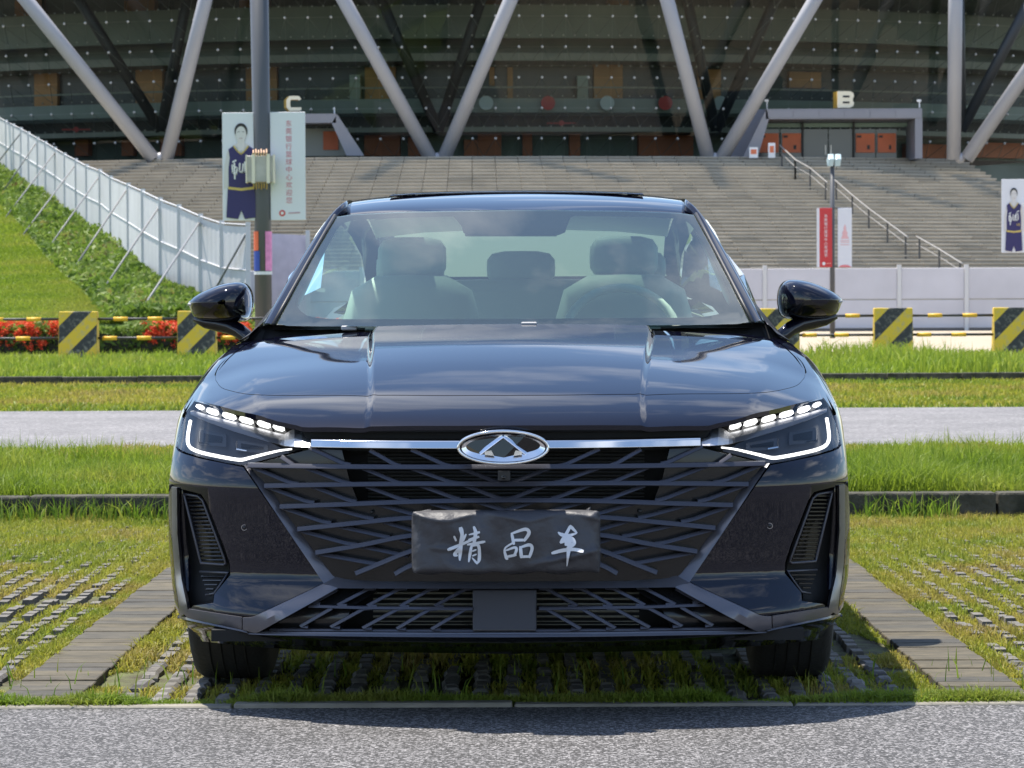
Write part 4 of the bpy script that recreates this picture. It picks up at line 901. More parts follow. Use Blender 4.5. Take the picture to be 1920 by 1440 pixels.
def flatpatch(uv, fun, axis, cell, thick, name, m, parent, mirror=False, back=True, extra=()):
    """panel trimmed to the outline uv over the surface fun; axis 'y': y=fun(x,z), axis 'z': z=fun(x,y)"""
    bm = bmesh.new(); vs = [bm.verts.new((u, v, 0)) for u, v in uv]; f = bm.faces.new(vs); f.normal_update()
    bmesh.ops.triangulate(bm, faces=bm.faces[:], ngon_method='EAR_CLIP')
    us = [p[0] for p in uv]; vv = [p[1] for p in uv]
    for ax, lo, hi in ((0, min(us), max(us)), (1, min(vv), max(vv))):
        k = int(math.floor(lo/cell)) + 1
        while k*cell < hi:
            co = [0,0,0]; no = [0,0,0]; co[ax] = k*cell; no[ax] = 1
            bmesh.ops.bisect_plane(bm, geom=bm.verts[:]+bm.edges[:]+bm.faces[:], plane_co=co, plane_no=no, dist=1e-5); k += 1
        for q in (extra if ax == 0 else ()):
            if lo < q < hi: bmesh.ops.bisect_plane(bm, geom=bm.verts[:]+bm.edges[:]+bm.faces[:], plane_co=(q,0,0), plane_no=(1,0,0), dist=1e-5)
    bmesh.ops.remove_doubles(bm, verts=bm.verts[:], dist=1e-5)
    bm.verts.index_update(); bm.faces.index_update(); bm.verts.ensure_lookup_table(); bm.faces.ensure_lookup_table()
    e = 1e-3; lay = bm.verts.layers.float_vector.new('nrm'); fl_ = bm.faces.layers.int.new('front')
    for v in bm.verts:
        a, b = v.co.x, v.co.y; w = fun(a, b); du = (fun(a+e, b) - fun(a-e, b))/(2*e); dv = (fun(a, b+e) - fun(a, b-e))/(2*e)
        if axis == 'y': v.co = (a, w, b); nn = Vector((du, -1, dv))
        else: v.co = (a, b, w); nn = Vector((-du, -dv, 1))
        nn.normalize(); v[lay] = nn
    bm.normal_update()
    for f in bm.faces:
        f[fl_] = 1
        if f.normal.dot(f.verts[0][lay]) < 0: f.normal_flip()
    if back and thick:
        be = [x for x in bm.edges if x.is_boundary]; r = bmesh.ops.extrude_edge_only(bm, edges=be)
        for g in r['geom']:
            if isinstance(g, bmesh.types.BMVert):
                if axis == 'y': g.co.y += thick
                else: g.co.z -= thick
            elif isinstance(g, bmesh.types.BMFace): g[fl_] = 0
    bm.normal_update(); bm.verts.index_update(); bm.faces.index_update()
    V = [v.co.copy() for v in bm.verts]; NV = [v[lay].copy() for v in bm.verts]; F = [[v.index for v in f.verts] for f in bm.faces]; FR = [f[fl_] for f in bm.faces]; bm.free()
    outs = []
    for s in ((1, -1) if mirror else (1,)):
        me = bpy.data.meshes.new(name); me.from_pydata([(s*v.x, v.y, v.z) for v in V], [], [f if s > 0 else f[::-1] for f in F]); me.update()
        at = me.attributes.new('nrm', 'FLOAT_VECTOR', 'POINT'); at.data.foreach_set('vector', np.array([(s*q.x, q.y, q.z) for q in NV], np.float32).ravel())
        me.polygons.foreach_set('use_smooth', [bool(q) for q in FR])
        o = link(name, me, with_nrm(m), parent); me.materials.append(m)
        me.polygons.foreach_set('material_index', [0 if q else 1 for q in FR]); outs.append(o)
    return outs
def P2(fun, pts, off=0.0): return [(p[0], p[2]) for p in (on(fun, x, y, off) for x, y in pts)]
def fpatch(name, pts, m, parent, fun=Yf, off=0.0, thick=.02, cell=.03, mirror=True, step=14, closed=True):
    uv = P2(fun, resample(pts, step), off); f2 = (lambda a, b: fun(a, b) + off)
    return flatpatch(uv, f2, 'y', cell, thick, name, m, parent, mirror)
def sweep(name, P3, hw, depth, m, parent, mirror=True, taper=None, tilt=1.15):
    """bar following 3-D points, front edge chamfered, cross-section in the plane across the path"""
    P3 = [np.array(p, float) for p in P3]; n = len(P3); mb = MB(); rows = []
    for i, p in enumerate(P3):
        t = P3[min(i+1,n-1)] - P3[max(i-1,0)]; t /= np.linalg.norm(t); u = np.cross(t, [0,1,0]); u /= np.linalg.norm(u)
        if u[2] < 0: u = -u
        w = hw * (taper[i] if taper else 1); dpt = np.array([0, 1.0, 0])
        rows.append([p - u*w + dpt*depth, p - u*w + dpt*w*.35, p - u*w*.72, p - u*w*.2 + dpt*w*.25, p + u*w + dpt*w*tilt, p + u*w + dpt*depth])
    outs = []
    for s in ((1,-1) if mirror else (1,)):
        mb = MB(); mb.grid([[q*np.array([s,1,1]) for q in r] for r in rows]); mb.F.append(tuple(range(6))); mb.F.append(tuple(range(6*(n-1), 6*n)))
        if s < 0: mb.F = [f[::-1] for f in mb.F]
        o = mb.build(name, m, parent, True); md = o.modifiers.new('e', 'EDGE_SPLIT'); md.split_angle = .45; outs.append(o)
    return outs
def mir(o):
    c = o.copy(); c.data = o.data.copy(); COL.objects.link(c)
    c.data.transform(Matrix.Scale(-1, 4, (1,0,0))); c.data.flip_normals(); return c

# --- materials
def paintmat():
    M = mat('black_paint', (.0035,.004,.011), .6, metal=.0, coat=1.0, spec=.0); b = M.node_tree.nodes['Principled BSDF']; b.inputs['Coat Roughness'].default_value = .028; b.inputs['Coat IOR'].default_value = 1.52
    return M
paint = paintmat()
gloss = mat('gloss_black', (.004,.004,.005), .06, spec=.6); satin = mat('satin_grey', (.12,.12,.14), .30, metal=.45, spec=.6); bars = mat('grille_grey', (.052,.052,.066), .34, metal=.3, spec=.6)
dpan = mat('grille_backing', (.010,.010,.011), .22); void = mat('void_black', (.004,.004,.004), .8); chrome = mat('chrome', (.78,.77,.75), .07, metal=1.0); dchrome = mat('dark_chrome', (.42,.42,.45), .13, metal=1.0)
rubber = mat('tyre_rubber', (.018,.018,.019), .75, bump=.2, bscale=60); plast = mat('black_plastic', (.018,.018,.02), .5); led = mat('led_white', (.9,.9,.9), .3, emit=(1,.985,.95), estr=1.25)
lens = glassmat('headlight_lens', (.96,.97,.98), 1.0, 0.0, 1.45); wglass = glassmat('windscreen_glass', (.72,.99,.80), 1.0, 0.0, 1.8, film=.035); dark_glass = mat('tinted_glass', (.008,.010,.011), .03, spec=.7)
sideg = glassmat('side_window_glass', (.82,.88,.85), 1.0, 0.0, 1.5)
house = mat('lamp_housing', (.10,.105,.115), .22, metal=.3); alu = mat('condenser', (.07,.07,.066), .5, metal=.3); frit = mat('black_frit', (.004,.005,.008), .12)
interior = mat('cabin_grey', (.56,.60,.56), .7); cream = mat('cabin_pale', (.62,.65,.61), .7); seatm = mat('seat_leather', (.36,.40,.37), .6)

# --- bonnet and nose: one height field, cut at the shut line
hc_ = pchip([.02,.05,.075,.10,.15,.25,.42,.6,.95,1.3,1.6], [.715,.747,.766,.781,.803,.836,.879,.916,.969,1.010,1.03])
hc = smooth(hc_, .02, 1.6, .012)
def Hh(X, Y):
    a = abs(X); k = 1 - .75*sstep(.3, 1.3, Y); t = Y - plan(min(a, .94))*k
    z = hc(max(t, .02)) + min(0, (t - .02))*1.3
    z -= .036*sstep(.25, .9, Y)*(a/.76)**2
    xc = .655 + .155*min(max((Y-.30)/1.0, 0), 1.0); ex = a - xc
    if ex > -.02: z -= .17*((ex+.02)**2/.08 if ex < .02 else ex)
    z -= 2.2*max(0, a-.83)**2
    xd = .350 + .055*min(max((Y-.25)/.9, 0), 1); fade = .005 + .011*sstep(.2, .9, Y)
    z += fade*(1 - sstep(xd - .002, xd + .020, a)) - .004
    return z
def onH(px, py, y0=.02, y1=1.9):
    f = lambda Y: (lambda p: p[2] - Hh(p[0], Y))(L(px, py, Y))
    prev = f(y0); Y = y0; st_ = .01
    while Y < y1:
        c = f(Y + st_)
        if prev > 0 >= c or prev < 0 <= c:
            a, b = Y, Y + st_
            for _ in range(25):
                m_ = (a+b)/2
                if (f(m_) > 0) == (prev > 0): a = m_
                else: b = m_
            return L(px, py, (a+b)/2)
        prev = c; Y += st_
    return None
CXC = 949.0
def hoodline(pts, gap=0):
    o = []
    for px, py in pts:
        p = onH(px, py)
        if p is None: continue
        o.append((p[0], p[1] + gap))
    return o
shut = [(949,741),(824,741),(720,740.5),(705,740),(679,742),(534,741),(469,739),(421,729),(407,716),(404.5,708),(406,698),(414,684),(428,670)]
fr = catmull(hoodline(shut), 5)
# rear edge of the bonnet runs under the windscreen
rear = [(-.80,1.22),(-.77,1.36),(-.70,1.40),(-.60,1.36),(-.40,1.285),(-.20,1.25),(0,1.24)]
half = [(float(p[0]), float(p[1])) for p in fr] + [(-.842,.93),(-.825,1.08)] + rear
half[0] = (0.0, half[0][1])
full = half + [(-x, y) for x, y in half[-2:0:-1]]
CRE = [s_*x for s_ in (1,-1) for x in np.arange(.3331, .4301, .004)]
flatpatch(full, Hh, 'z', .026, .03, 'bonnet', paint, car, extra=CRE)
# nose panel and wing tops, from the shut line forward and outward
nose_low = [(949,798),(820,798.5),(700,799.5),(610,801),(572,801),(556,797.5),(500,784),(440,769),(390,756),(366,750.5)]
nl = hoodline(nose_low); 
outer = [(-.893,.60),(-.889,.75),(-.878,.95),(-.862,1.12),(-.842,1.30)]
sh2 = [(x - (.004 if i > len(fr)-14 else 0), y - (.005 if i <= len(fr)-14 else 0)) for i, (x, y) in enumerate([(float(p[0]), float(p[1])) for p in fr])] + [(-.848,.93),(-.831,1.08),(-.806,1.22)]
half = [(float(p[0]), float(p[1])) for p in catmull(nl, 3)] + outer + [(-.80,1.42),(-.783,1.37),(-.806,1.225)] + sh2[::-1][1:]
half[0] = (0.0, half[0][1]); half[-1] = (0.0, half[-1][1])
# split into two halves so that the outlines stay simple
flatpatch(half, Hh, 'z', .022, .012, 'nose_panel', paint, car, mirror=True, extra=CRE)

# --- bumper skin
bump_out = [(329,838),(334,846),(348,852),(376,860),(456,876),(607,1093),(472,1157),(356,1141),(354,1144),(362,1136),(400,1130),(402,1114),(432,1078),(431,1058),(420,1024),(387,941),(377,926.5),(345,918),(322,912),(317,905),(319,888),(323,864)]
bump_out = [p for p in bump_out if p != (354,1144)]
fpatch('bumper_panel', bump_out, paint, car, step=10, cell=.022, thick=.025)
# strip outside the air curtain
fpatch('bumper_side', [(317,907),(322.5,914),(323,1000),(326,1060),(337,1158),(332,1158),(322,1090),(316.5,1020),(315.5,960)], paint, car, step=10, cell=.03, thick=.03)

# --- side air curtain
vent_out = [(332,914.5),(345,919),(376,927.5),(386,941),(419,1024),(430,1059),(431,1077),(401,1114),(399,1129),(362,1135),(353,1143),(341,1085),(333,1000)]
for s, o in zip((-1, 1), fpatch('side_vent', vent_out, void, car, off=.075, thick=.02, mirror=True)):
    pass
vents = [o for o in car.children if o.name.startswith('side_vent')]
def kids(pref, n=2): return [o for o in bpy.data.objects if o.name.split('.')[0] == pref][-n:]
def wallring(name, pts, m, parent_list, o0, o1, fun=Yf, step=12):
    R_ = resample(pts, step); a = [on(fun, x, y, o0) for x, y in R_]
    b = [p + np.array([0, o1-o0, 0]) for p in a]
    for s, par in zip((1, -1), parent_list):
        mb = MB(); k = len(a); mb.V = [tuple(p*np.array([s,1,1])) for p in a + b]; mb.F = [(i, (i+1) % k, k + (i+1) % k, k + i) for i in range(k)]
        mb.build(name, m, par)
for s_ in (1, -1):
    P = [[(s_*x, Yf(min(x, .85), z) + .09 + max(0, x-.85)*1.7, z) for x in np.linspace(.5, .99*halfw(z), 12)] for z in np.linspace(.215, .64, 12)]
    MB().grid(P).build('bumper_core', void, car)
wallring('vent_wall', vent_out, gloss, vents, .004, .075)
fin = [(321.5,913),(331.5,914.5),(332.5,1000),(340,1085),(352.5,1146),(337.5,1157),(326.5,1062),(322.5,1000)]
for o, par in zip(fpatch('vent_fin', fin, satin, car, off=-.012, thick=.06, cell=.02), vents): o.parent = par
fr_o = [(345,926),(372,930.5),(380,938),(424,1056),(420,1059),(377,1056)]
loop = resample(fr_o, 10); 
for par, s in zip(vents, (1, -1)):
    P3 = [on(Yf, x, y, .028)*np.array([s,1,1]) for x, y in loop] ; P3.append(P3[0]); MB().tube(P3, .0042, 6, False).build('vent_frame', bars, par, True)
    for k in range(17):
        t = (k + .8)/17.6; y_ = 928 + (1056-928)*t; xl = 345 + (377-345)*t + 1; xr = np.interp(y_, [930, 938, 1056], [371, 380, 423]) - 2
        a = [on(Yf, xl + (xr-xl)*j/4, y_, .034)*np.array([s,1,1]) for j in range(5)]
        MB().tube([p + np.array([0, 0, 0]) for p in a], .0028, 5).build('vent_slat', dpan, par)
    P3 = [on(Yf, x, y, .03)*np.array([s,1,1]) for x, y in [(375,1072),(429,1074),(402,1113),(386,1116)]]; MB().tube(P3, .0038, 6).build('vent_frame', bars, par, True)
    for k in range(4):
        y_ = 1081 + 8*k; MB().tube([on(Yf, 378 + 3*k, y_, .04)*np.array([s,1,1]), on(Yf, 422 - 7*k, y_, .04)*np.array([s,1,1])], .003, 5).build('vent_slat', dpan, par)
    P3 = [on(Yf, x, y, .06)*np.array([s,1,1]) for x, y in [(346,928),(372,932),(422,1056),(378,1054)]]; MB().quad(*P3).build('vent_backing', dpan, par)

# --- grille
gr_out = [(583,843),(949,845),(949,1088),(640,1088),(488,879),(470,872),(540,855)]
grille = fpatch('grille', [(596,845),(949,845),(949,1090),(645,1090),(486,876)], void, car, fun=Yg, off=.13, thick=.01, cell=.06)
grille[0].name = 'grille'; g0 = grille[0]; bpy.data.objects.remove(grille[1])
g0.data.transform(Matrix.Identity(4)); 
fl = mir(g0); fl.name = 'grille_rear'; fl.parent = g0
for o in fpatch('backing_panel', [(468,873),(583,842),(641,844),(655,900),(671,940),(949,941),(949,1092),(634,1092)], dpan, g0, fun=Yg, off=.028, thick=.05, cell=.05): pass
for k in range(15):                                   # condenser fins behind the open centre
    y_ = 846 + 6.6*k; x0 = 690
    a = [on(Yg, x0 + (1208-x0)*j/8, y_, .10) for j in range(9)]; MB().tube(a, .0028, 4).build('condenser_fin', alu, g0)
HB = [[(464,873),(600,875),(780,876),(949,875.5)], [(495,911.5),(640,909),(780,907.5),(949,908)], [(524,950.5),(650,946),(780,941),(949,938)], [(557,993),(660,982),(775,971),(949,963)], [(591,1037),(680,1022),(775,1004),(949,988)], [(666,1076),(715,1056),(767,1035),(860,1008)], [(740,1077),(770,1061),(830,1040)]]
for h in HB:
    c_ = catmull(h, 6); sweep('grille_bar', [on(Yg, x, y, -.004) for x, y in c_], .0062, .034, bars, g0)
DG = [[(585,842),(640,868)], [(697,847),(738,870)], [(776,846),(832,871)], [(528,858),(546,870)],
      [(475,877),(540,904)], [(577,879),(640,903)], [(685,880),(740,903)], [(776,880),(838,902)], [(868,880),(928,903)],
      [(507,915),(570,939)], [(590,914),(650,937)], [(692,914),(748,935)], [(792,912),(846,932)], [(873,911),(930,933)],
      [(532,953),(600,977)], [(613,951),(680,969)], [(708,946),(765,962)], [(803,943),(850,956)], [(893,941),(935,954)],
      [(565,996),(645,1018)], [(643,989),(710,1004)], [(723,980),(770,994)],
      [(600,1039),(688,1055)], [(678,1025),(745,1039)], [(752,1012),(790,1024)], [(690,1068),(745,1050)]]
for (a, b) in DG[:-1]:
    a = np.array(a, float); b = np.array(b, float); d = b-a; a = a - d*.10; e_ = b + np.array([abs(d[0])*.30, 4.0]); q = catmull([a, a + d*.55, b, e_], 4)
    sweep('grille_link', [on(Yg, x, y, .002) for x, y in q], .0050, .030, bars, g0)
# frame of the grille and the lower opening
def rs0(pts, n):
    P = [np.array(p, float) for p in pts]; d = [0]
    for i in range(len(P)-1): d.append(d[-1] + np.linalg.norm(P[i+1]-P[i]))
    return [(float(np.interp(d[-1]*k/n, d, [p[0] for p in P])), float(np.interp(d[-1]*k/n, d, [p[1] for p in P]))) for k in range(n+1)]
def strip(name, outer, inner, m, parent, fun=Yf, o_off=-.012, i_off=.0, thick=.045, n=24, seam=False):
    oo = rs0(outer, n); ii = rs0(inner, n); rows = []
    cn = lambda p: (949, p[1]) if abs(p[0]-949) < .01 else p
    for a, b in zip(oo, ii):
        a, b = cn(a), cn(b); mdl = cn(((a[0]+b[0])/2, (a[1]+b[1])/2))
        pa = on(fun, *a, o_off); pm = on(fun, *mdl, (o_off+i_off)/2 - .003); pb = on(fun, *b, i_off)
        rows.append([pa + np.array([0,thick,0]), pa, pm, pb, pb + np.array([0,thick,0])])
    for s in (1, -1):
        mb = MB().grid([[p*np.array([s,1,1]) for p in r] for r in rows])
        if s < 0: mb.F = [f[::-1] for f in mb.F]
        o = mb.build(name, m, parent, True); md = o.modifiers.new('e', 'EDGE_SPLIT'); md.split_angle = .6
strip('grille_frame', [(457,872),(532,984),(607,1094)], [(472,873),(490,893),(520,935),(556,984),(597,1037),(640,1076)], satin, g0, i_off=.016)
strip('grille_frame', [(607,1094),(634,1103),(700,1103.5),(949,1104)], [(640,1076),(655,1082),(720,1088),(949,1089)], satin, g0, o_off=-.014, i_off=.014)
strip('grille_frame', [(607,1094),(540,1126),(472,1158),(455,1158)], [(634,1102.5),(558,1145),(481,1187.5),(455,1181)], satin, g0, o_off=-.010, i_off=-.014)
fpatch('corner_trim', [(354,1142),(453.5,1157.5),(453.5,1180),(352,1159),(345,1152)], satin, car, off=-.012, thick=.04, cell=.02, step=8)
if 0: seam = sweep('frame_ridge', [on(Yf, x, y, -.016) for x, y in [(640,1087),(720,1093),(949,1095)]], .006, .02, satin, g0)
lowg = fpatch('lower_grille', [(628,1104),(949,1104),(949,1186),(490,1186)], void, car, fun=Yf, off=.14, thick=.01, cell=.06); l0 = lowg[0]; lowg[1].name = 'lower_grille_rear'; lowg[1].parent = l0
fpatch('backing_panel', [(636,1104),(715,1104),(660,1138),(640,1184),(492,1184)], dpan, l0, off=.035, thick=.05, cell=.05)
for k, y_ in enumerate((1112, 1123, 1133, 1146, 1156, 1165, 1171)):
    a = [on(Yf, 700 + (1198-700)*j/8, y_, .10) for j in range(9)]; MB().tube(a, .0028 if k < 5 else .0014, 4).build('condenser_fin', mat('fin_pale', (.22,.21,.17), .5), l0)
sweep('grille_bar', [on(Yf, x, y, .0) for x, y in catmull([(578,1137),(680,1140),(780,1141),(886,1142)], 5)], .0036, .03, bars, l0)
sweep('grille_bar', [on(Yf, x, y, .004) for x, y in catmull([(505,1181),(640,1182),(780,1183),(949,1183)], 5)], .0028, .03, bars, l0)
for a, b in [((690,1105),(633,1135)), ((748,1105),(689,1136)), ((808,1105),(750,1137)), ((873,1105),(815,1137)), ((622,1141),(563,1175)), ((682,1142),(620,1176)), ((745,1143),(680,1178)), ((806,1143),(744,1179)), ((872,1143),(809,1180)), ((632,1106),(586,1132))]:
    a = np.array(a, float); b = np.array(b, float); q = [a + np.array([14, -1]), a, (a+b)/2, b, b + np.array([17, 1])] if a[0] > 640 else [a, (a+b)/2, b, b + np.array([14, 1])]
    sweep('grille_link', [on(Yf, x, y, .002) for x, y in q], .0042, .026, bars, l0)
P3 = [on(Yf, x, y, -.006) for x, y in [(886,1106),(1006,1106),(1006,1183),(886,1183)]]
bevel(MB().hexa([p + np.array([0,.06,0]) for p in P3], P3).build('radar_cover', mat('radar_plastic', (.035,.033,.036), .55), l0), .004, 2)
# splitter lip
lipf = lambda X, Z: Yf(X, Z)
fpatch('splitter', [(334,1160),(352,1162.5),(455,1184),(482,1190),(700,1194),(949,1196),(949,1226),(600,1221),(470,1212),(345,1199),(338,1180)], gloss, car, off=-.004, thick=.12, cell=.018, step=8)
sweep('lip_trim', [on(Yf, x, y, -.016) for x, y in catmull([(333,1157),(352,1161),(455,1182.5),(482,1188),(640,1191),(800,1192.5),(949,1193)], 5)], .0038, .03, mat('lip_satin', (.09,.09,.105), .22, metal=.5), car)
sweep('lip_trim', [on(Yf, x, y, -.006) for x, y in catmull([(486,1186),(640,1187),(800,1188),(949,1188)], 5)], .0022, .02, satin, car)

# --- recess under the nose, chrome strip, emblem
Yn = lambda X, Z: plan(min(abs(X), .93)) + .055 + max(0, Z-.75)*.5
fpatch('nose_recess', [(560,800),(949,797),(949,846),(583,846),(574,822)], void, car, fun=Yn, off=.05, thick=.01, cell=.05)
sweep('recess_lip', [on(Yn, x, y, .018) for x, y in catmull([(575,806),(700,806),(949,805)], 5)], .006, .03, plast, car)
cs = [on(Yn, x, y, -.02) for x, y in catmull([(583,830),(640,831),(720,832),(800,832.5),(872,832.5)], 5)]
for s in (1, -1):
    rows = []
    for i, p in enumerate(cs):
        w = .0116
        rows.append([(p + np.array([0, .03, -w]))*np.array([s,1,1])] + [(p + np.array([0, .0045*(t+1) + .048*max(0, t-.45)**2, w*t]))*np.array([s,1,1]) for t in np.linspace(-1, 1, 17)] + [(p + np.array([0, .045, w]))*np.array([s,1,1])])
    mb = MB().grid(rows)
    if s > 0: mb.F = [f[::-1] for f in mb.F]
    mb.build('chrome_strip', chrome, car, True)
em = empty('emblem', (0,0,0), 0, car)
ec = on(Yg, 944, 839, -.03); bpy.data.objects.remove(em)
def emb_pt(zx, zy, off=0): p = on(lambda X, Z: -.028 - .012*max(0, 1-(X/.12)**2), 850 + zx*.09896, 795 + zy*.09896, off); return p
def emb_ell(cx, cy, rx, ry, off, n=56): return [emb_pt(cx + rx*math.cos(2*math.pi*i/n), cy + ry*math.sin(2*math.pi*i/n), off) for i in range(n)]
ring_ = emb_ell(945,445,850,305,0); back = [p + np.array([0,.05,0]) for p in ring_]
emblem = MB().hexa(back, ring_).build('emblem', gloss, car)
r2 = emb_ell(945,445,850,305,-.002); MB().tube(r2 + [r2[0]], .0042, 8, False).build('emblem_rim', chrome, emblem, True)
sil = mat('satin_chrome', (.80,.81,.84), .18, metal=1.0)
# silver field with a domed ring and dark windows
A = emb_ell(948,458,790,258,-.003); B = emb_ell(950,400,635,168,.004); MB().grid([A + [A[0]], B + [B[0]]]).build('emblem_band', sil, emblem, True)
Wd = emb_ell(950,400,640,170,.005); MB().F; mbx = MB(); mbx.V = [tuple(p) for p in Wd]; mbx.F = [tuple(range(len(Wd)))]; mbx.build('emblem_window', gloss, emblem)
for a, b in (((935,232),(500,560)), ((955,232),(1375,560))):
    pa, pb = emb_pt(*a, -.004), emb_pt(*b, -.002); sweep('emblem_leg', [pa, pa*.5+pb*.5, pb], .0052, .012, sil, emblem, mirror=False)
pin = [emb_pt(x, y, -.0095) for x, y in [(600,520),(720,500),(775,605),(590,585)]]; MB().hexa([p+np.array([0,.004,0]) for p in pin], pin).build('emblem_foot', sil, emblem)
pin = [emb_pt(x, y, -.0095) for x, y in [(1300,520),(1180,500),(1135,605),(1300,585)]]; MB().hexa([p+np.array([0,.004,0]) for p in pin], pin).build('emblem_foot', sil, emblem)
# camera below the emblem and round sensors
a = on(Yg, 933, 882, -.006); b = on(Yg, 957, 902, -.006); c_ = bevel(MB().box(a[0], b[0], a[1], a[1]+.04, b[2], a[2]).build('front_camera', plast, car), .003, 2)
q = on(Yg, 944, 895, -.012); MB().tube([q, q + np.array([0,.012,0])], .0055, 12).build('camera_lens', dark_glass, c_, True)
for fun, x, y in ((Yf, 458, 989), (Yg, 697, 960)):
    q = on(fun, x, y, .0 if fun is Yf else .022)
    for s in (1, -1):
        p = q*np.array([s,1,1]); o = MB().tube([p + np.array([0,-.003,0]), p + np.array([0,.01,0])], .0052, 14).build('parking_sensor', plast, car, True)
        if fun is Yf:
            rr = [p + np.array([math.cos(t)*.0072, -.002, math.sin(t)*.0072]) for t in np.linspace(0, 2*math.pi, 17)]; MB().tube(rr, .0012, 5, False).build('sensor_ring', dchrome, o)

# --- headlights
hl_out = [(364,752),(440,771),(500,786),(540,797),(556,800),(583,824),(582,840),(548,848),(500,861),(456,873),(420,867),(376,857),(348,848),(335,841),(333,826),(341,798),(352,770)]
Yl = lambda X, Z: Yf(X, min(Z, .70)) + max(0, Z-.70)*1.1
Yl_ref[0] = Yl
bowls = fpatch('headlight', hl_out, mat('lamp_black', (.045,.046,.05), .3), car, fun=Yl, off=.06, thick=.02, cell=.03)
for s, par in zip((1, -1), bowls):
    S3 = np.array([s,1,1])
    wr = resample(hl_out, 10); a = [on(Yl, x, y, .004) for x, y in wr]; b = [p + np.array([0,.057,0]) for p in a]; k = len(a)
    mb = MB(); mb.V = [tuple(p*S3) for p in a+b]; mb.F = [(i,(i+1)%k,k+(i+1)%k,k+i) for i in range(k)]; mb.build('lamp_rim', gloss, par)
    # running-light segments
    for cx, cyy, w in ((374.5,763.5,16),(398,772,23),(429,780.5,26),(461,788.5,26),(494,796,25),(522,802,22)):
        h = 5.6 if w > 20 else 4.6; sk = 5; sl_ = .25
        o_ = [(-w/2+2,-h+1),(-w/2+6,-h),(w/2-6,-h+.5),(w/2-1,-h+2),(w/2,h-3),(w/2-4,h),(-w/2+6,h-.5),(-w/2,h-4)]
        pp3 = [on(Yl, cx + x, cyy + y + x*sl_, .016)*S3 for x, y in o_]
        o = MB().hexa([p + np.array([0,.02,0]) for p in pp3], pp3).build('led_segment', led, par)
    # dark strip below the segments
    st_ = [(362,757),(540,799),(549,801),(534,815),(500,808),(366,776)]; pp3 = [on(Yl, x, y, .03)*S3 for x, y in resample(st_, 20)]; mb = MB(); mb.hexa([p+np.array([0,.02,0]) for p in pp3], pp3).build('led_tray', gloss, par)
    # chrome blade
    lo_ = [(356,775),(387,790),(440,809),(500,827),(535,836),(560,838.5),(581,837.5)]; up_ = [(358,769),(400,781),(462,797),(520,812),(534,816),(553,803),(580,824)]
    lo_ = catmull(lo_, 4); up_ = catmull(up_, 4) if False else [np.array(p, float) for p in resample(up_, 1e9, False)]
    cl_ = resample([(357,771),(400,784),(450,799),(500,813.5),(533,822),(552,824),(566,827),(582,831)], 9, False); rows = []
    for c0 in cl_:
        x = c0[0]; yu = np.interp(x, [356,400,462,520,534,546,556,566,583], [768,781,797,812,815,806,801.5,809,823.5]); yl = np.interp(x, [356,387,440,500,535,560,583], [776,790,809,827,836,838.5,838.5])
        ym = yu*.45 + yl*.55; bo = -.075*sstep(522, 560, x); rows.append([on(Yl, x, yl + .8, .03)*S3, on(Yl, x, yl, .004 + bo)*S3, on(Yl, x, ym, .010 + bo)*S3, on(Yl, x, yu, .026 + bo*.4)*S3, on(Yl, x, yu - .5, .04)*S3])
    mb = MB().grid(rows); mb.build('chrome_blade', mat('blade_silver', (.66,.66,.69), .4, metal=.8), par)
    # light guide
    path = catmull([(357,789),(353.5,808),(352,828),(358,840),(376,848),(404,854.5),(436,860.5),(453,862),(470,858),(500,850.5),(524,845),(547,842)], 4); n_ = len(path)
    MB().tube([on(Yl, x, y, .016)*S3 for x, y in path], [.0047 if i/n_ < .62 else .0047 - .0027*(i/n_-.62)/.38 for i in range(n_)], 8).build('light_guide', led, par, True)
    # projector modules
    for (x0, x1, y0, y1) in ((372,424,806,838),(442,502,825,850)):
        q = [on(Yl, x, y, .040)*S3 for x, y in ((x0+5,y0),(x1,y0+9),(x1,y1),(x0,y1-4))]; o = MB().hexa([p + np.array([0,.02,0]) for p in q], q).build('projector', house, par)
        for a_, b_ in (((x0+2,y0+2),(x0+1,y1-8)), ((x0+1,y1-8),(x0+20,y1-5))): sweep('projector_trim', [on(Yl, *a_, .034)*S3, on(Yl, *b_, .034)*S3], .0020, .006, chrome, o, mirror=False)
        q = [on(Yl, x, y, .036)*S3 for x, y in ((x0+10,y0+6),(x1-8,y0+13),(x1-8,y1-8),(x0+10,y1-10))]; MB().hexa([p + np.array([0,.004,0]) for p in q], q).build('projector_lens', dark_glass, o)
    pp = flatpatch([(p[0]*s if s < 0 else p[0], p[2]) for p in (on(Yl, x, y, .0) for x, y in resample(hl_out, 9))], lambda a_, b_: Yl(a_, b_), 'y', .025, 0, 'lens', lens, par, False, False)

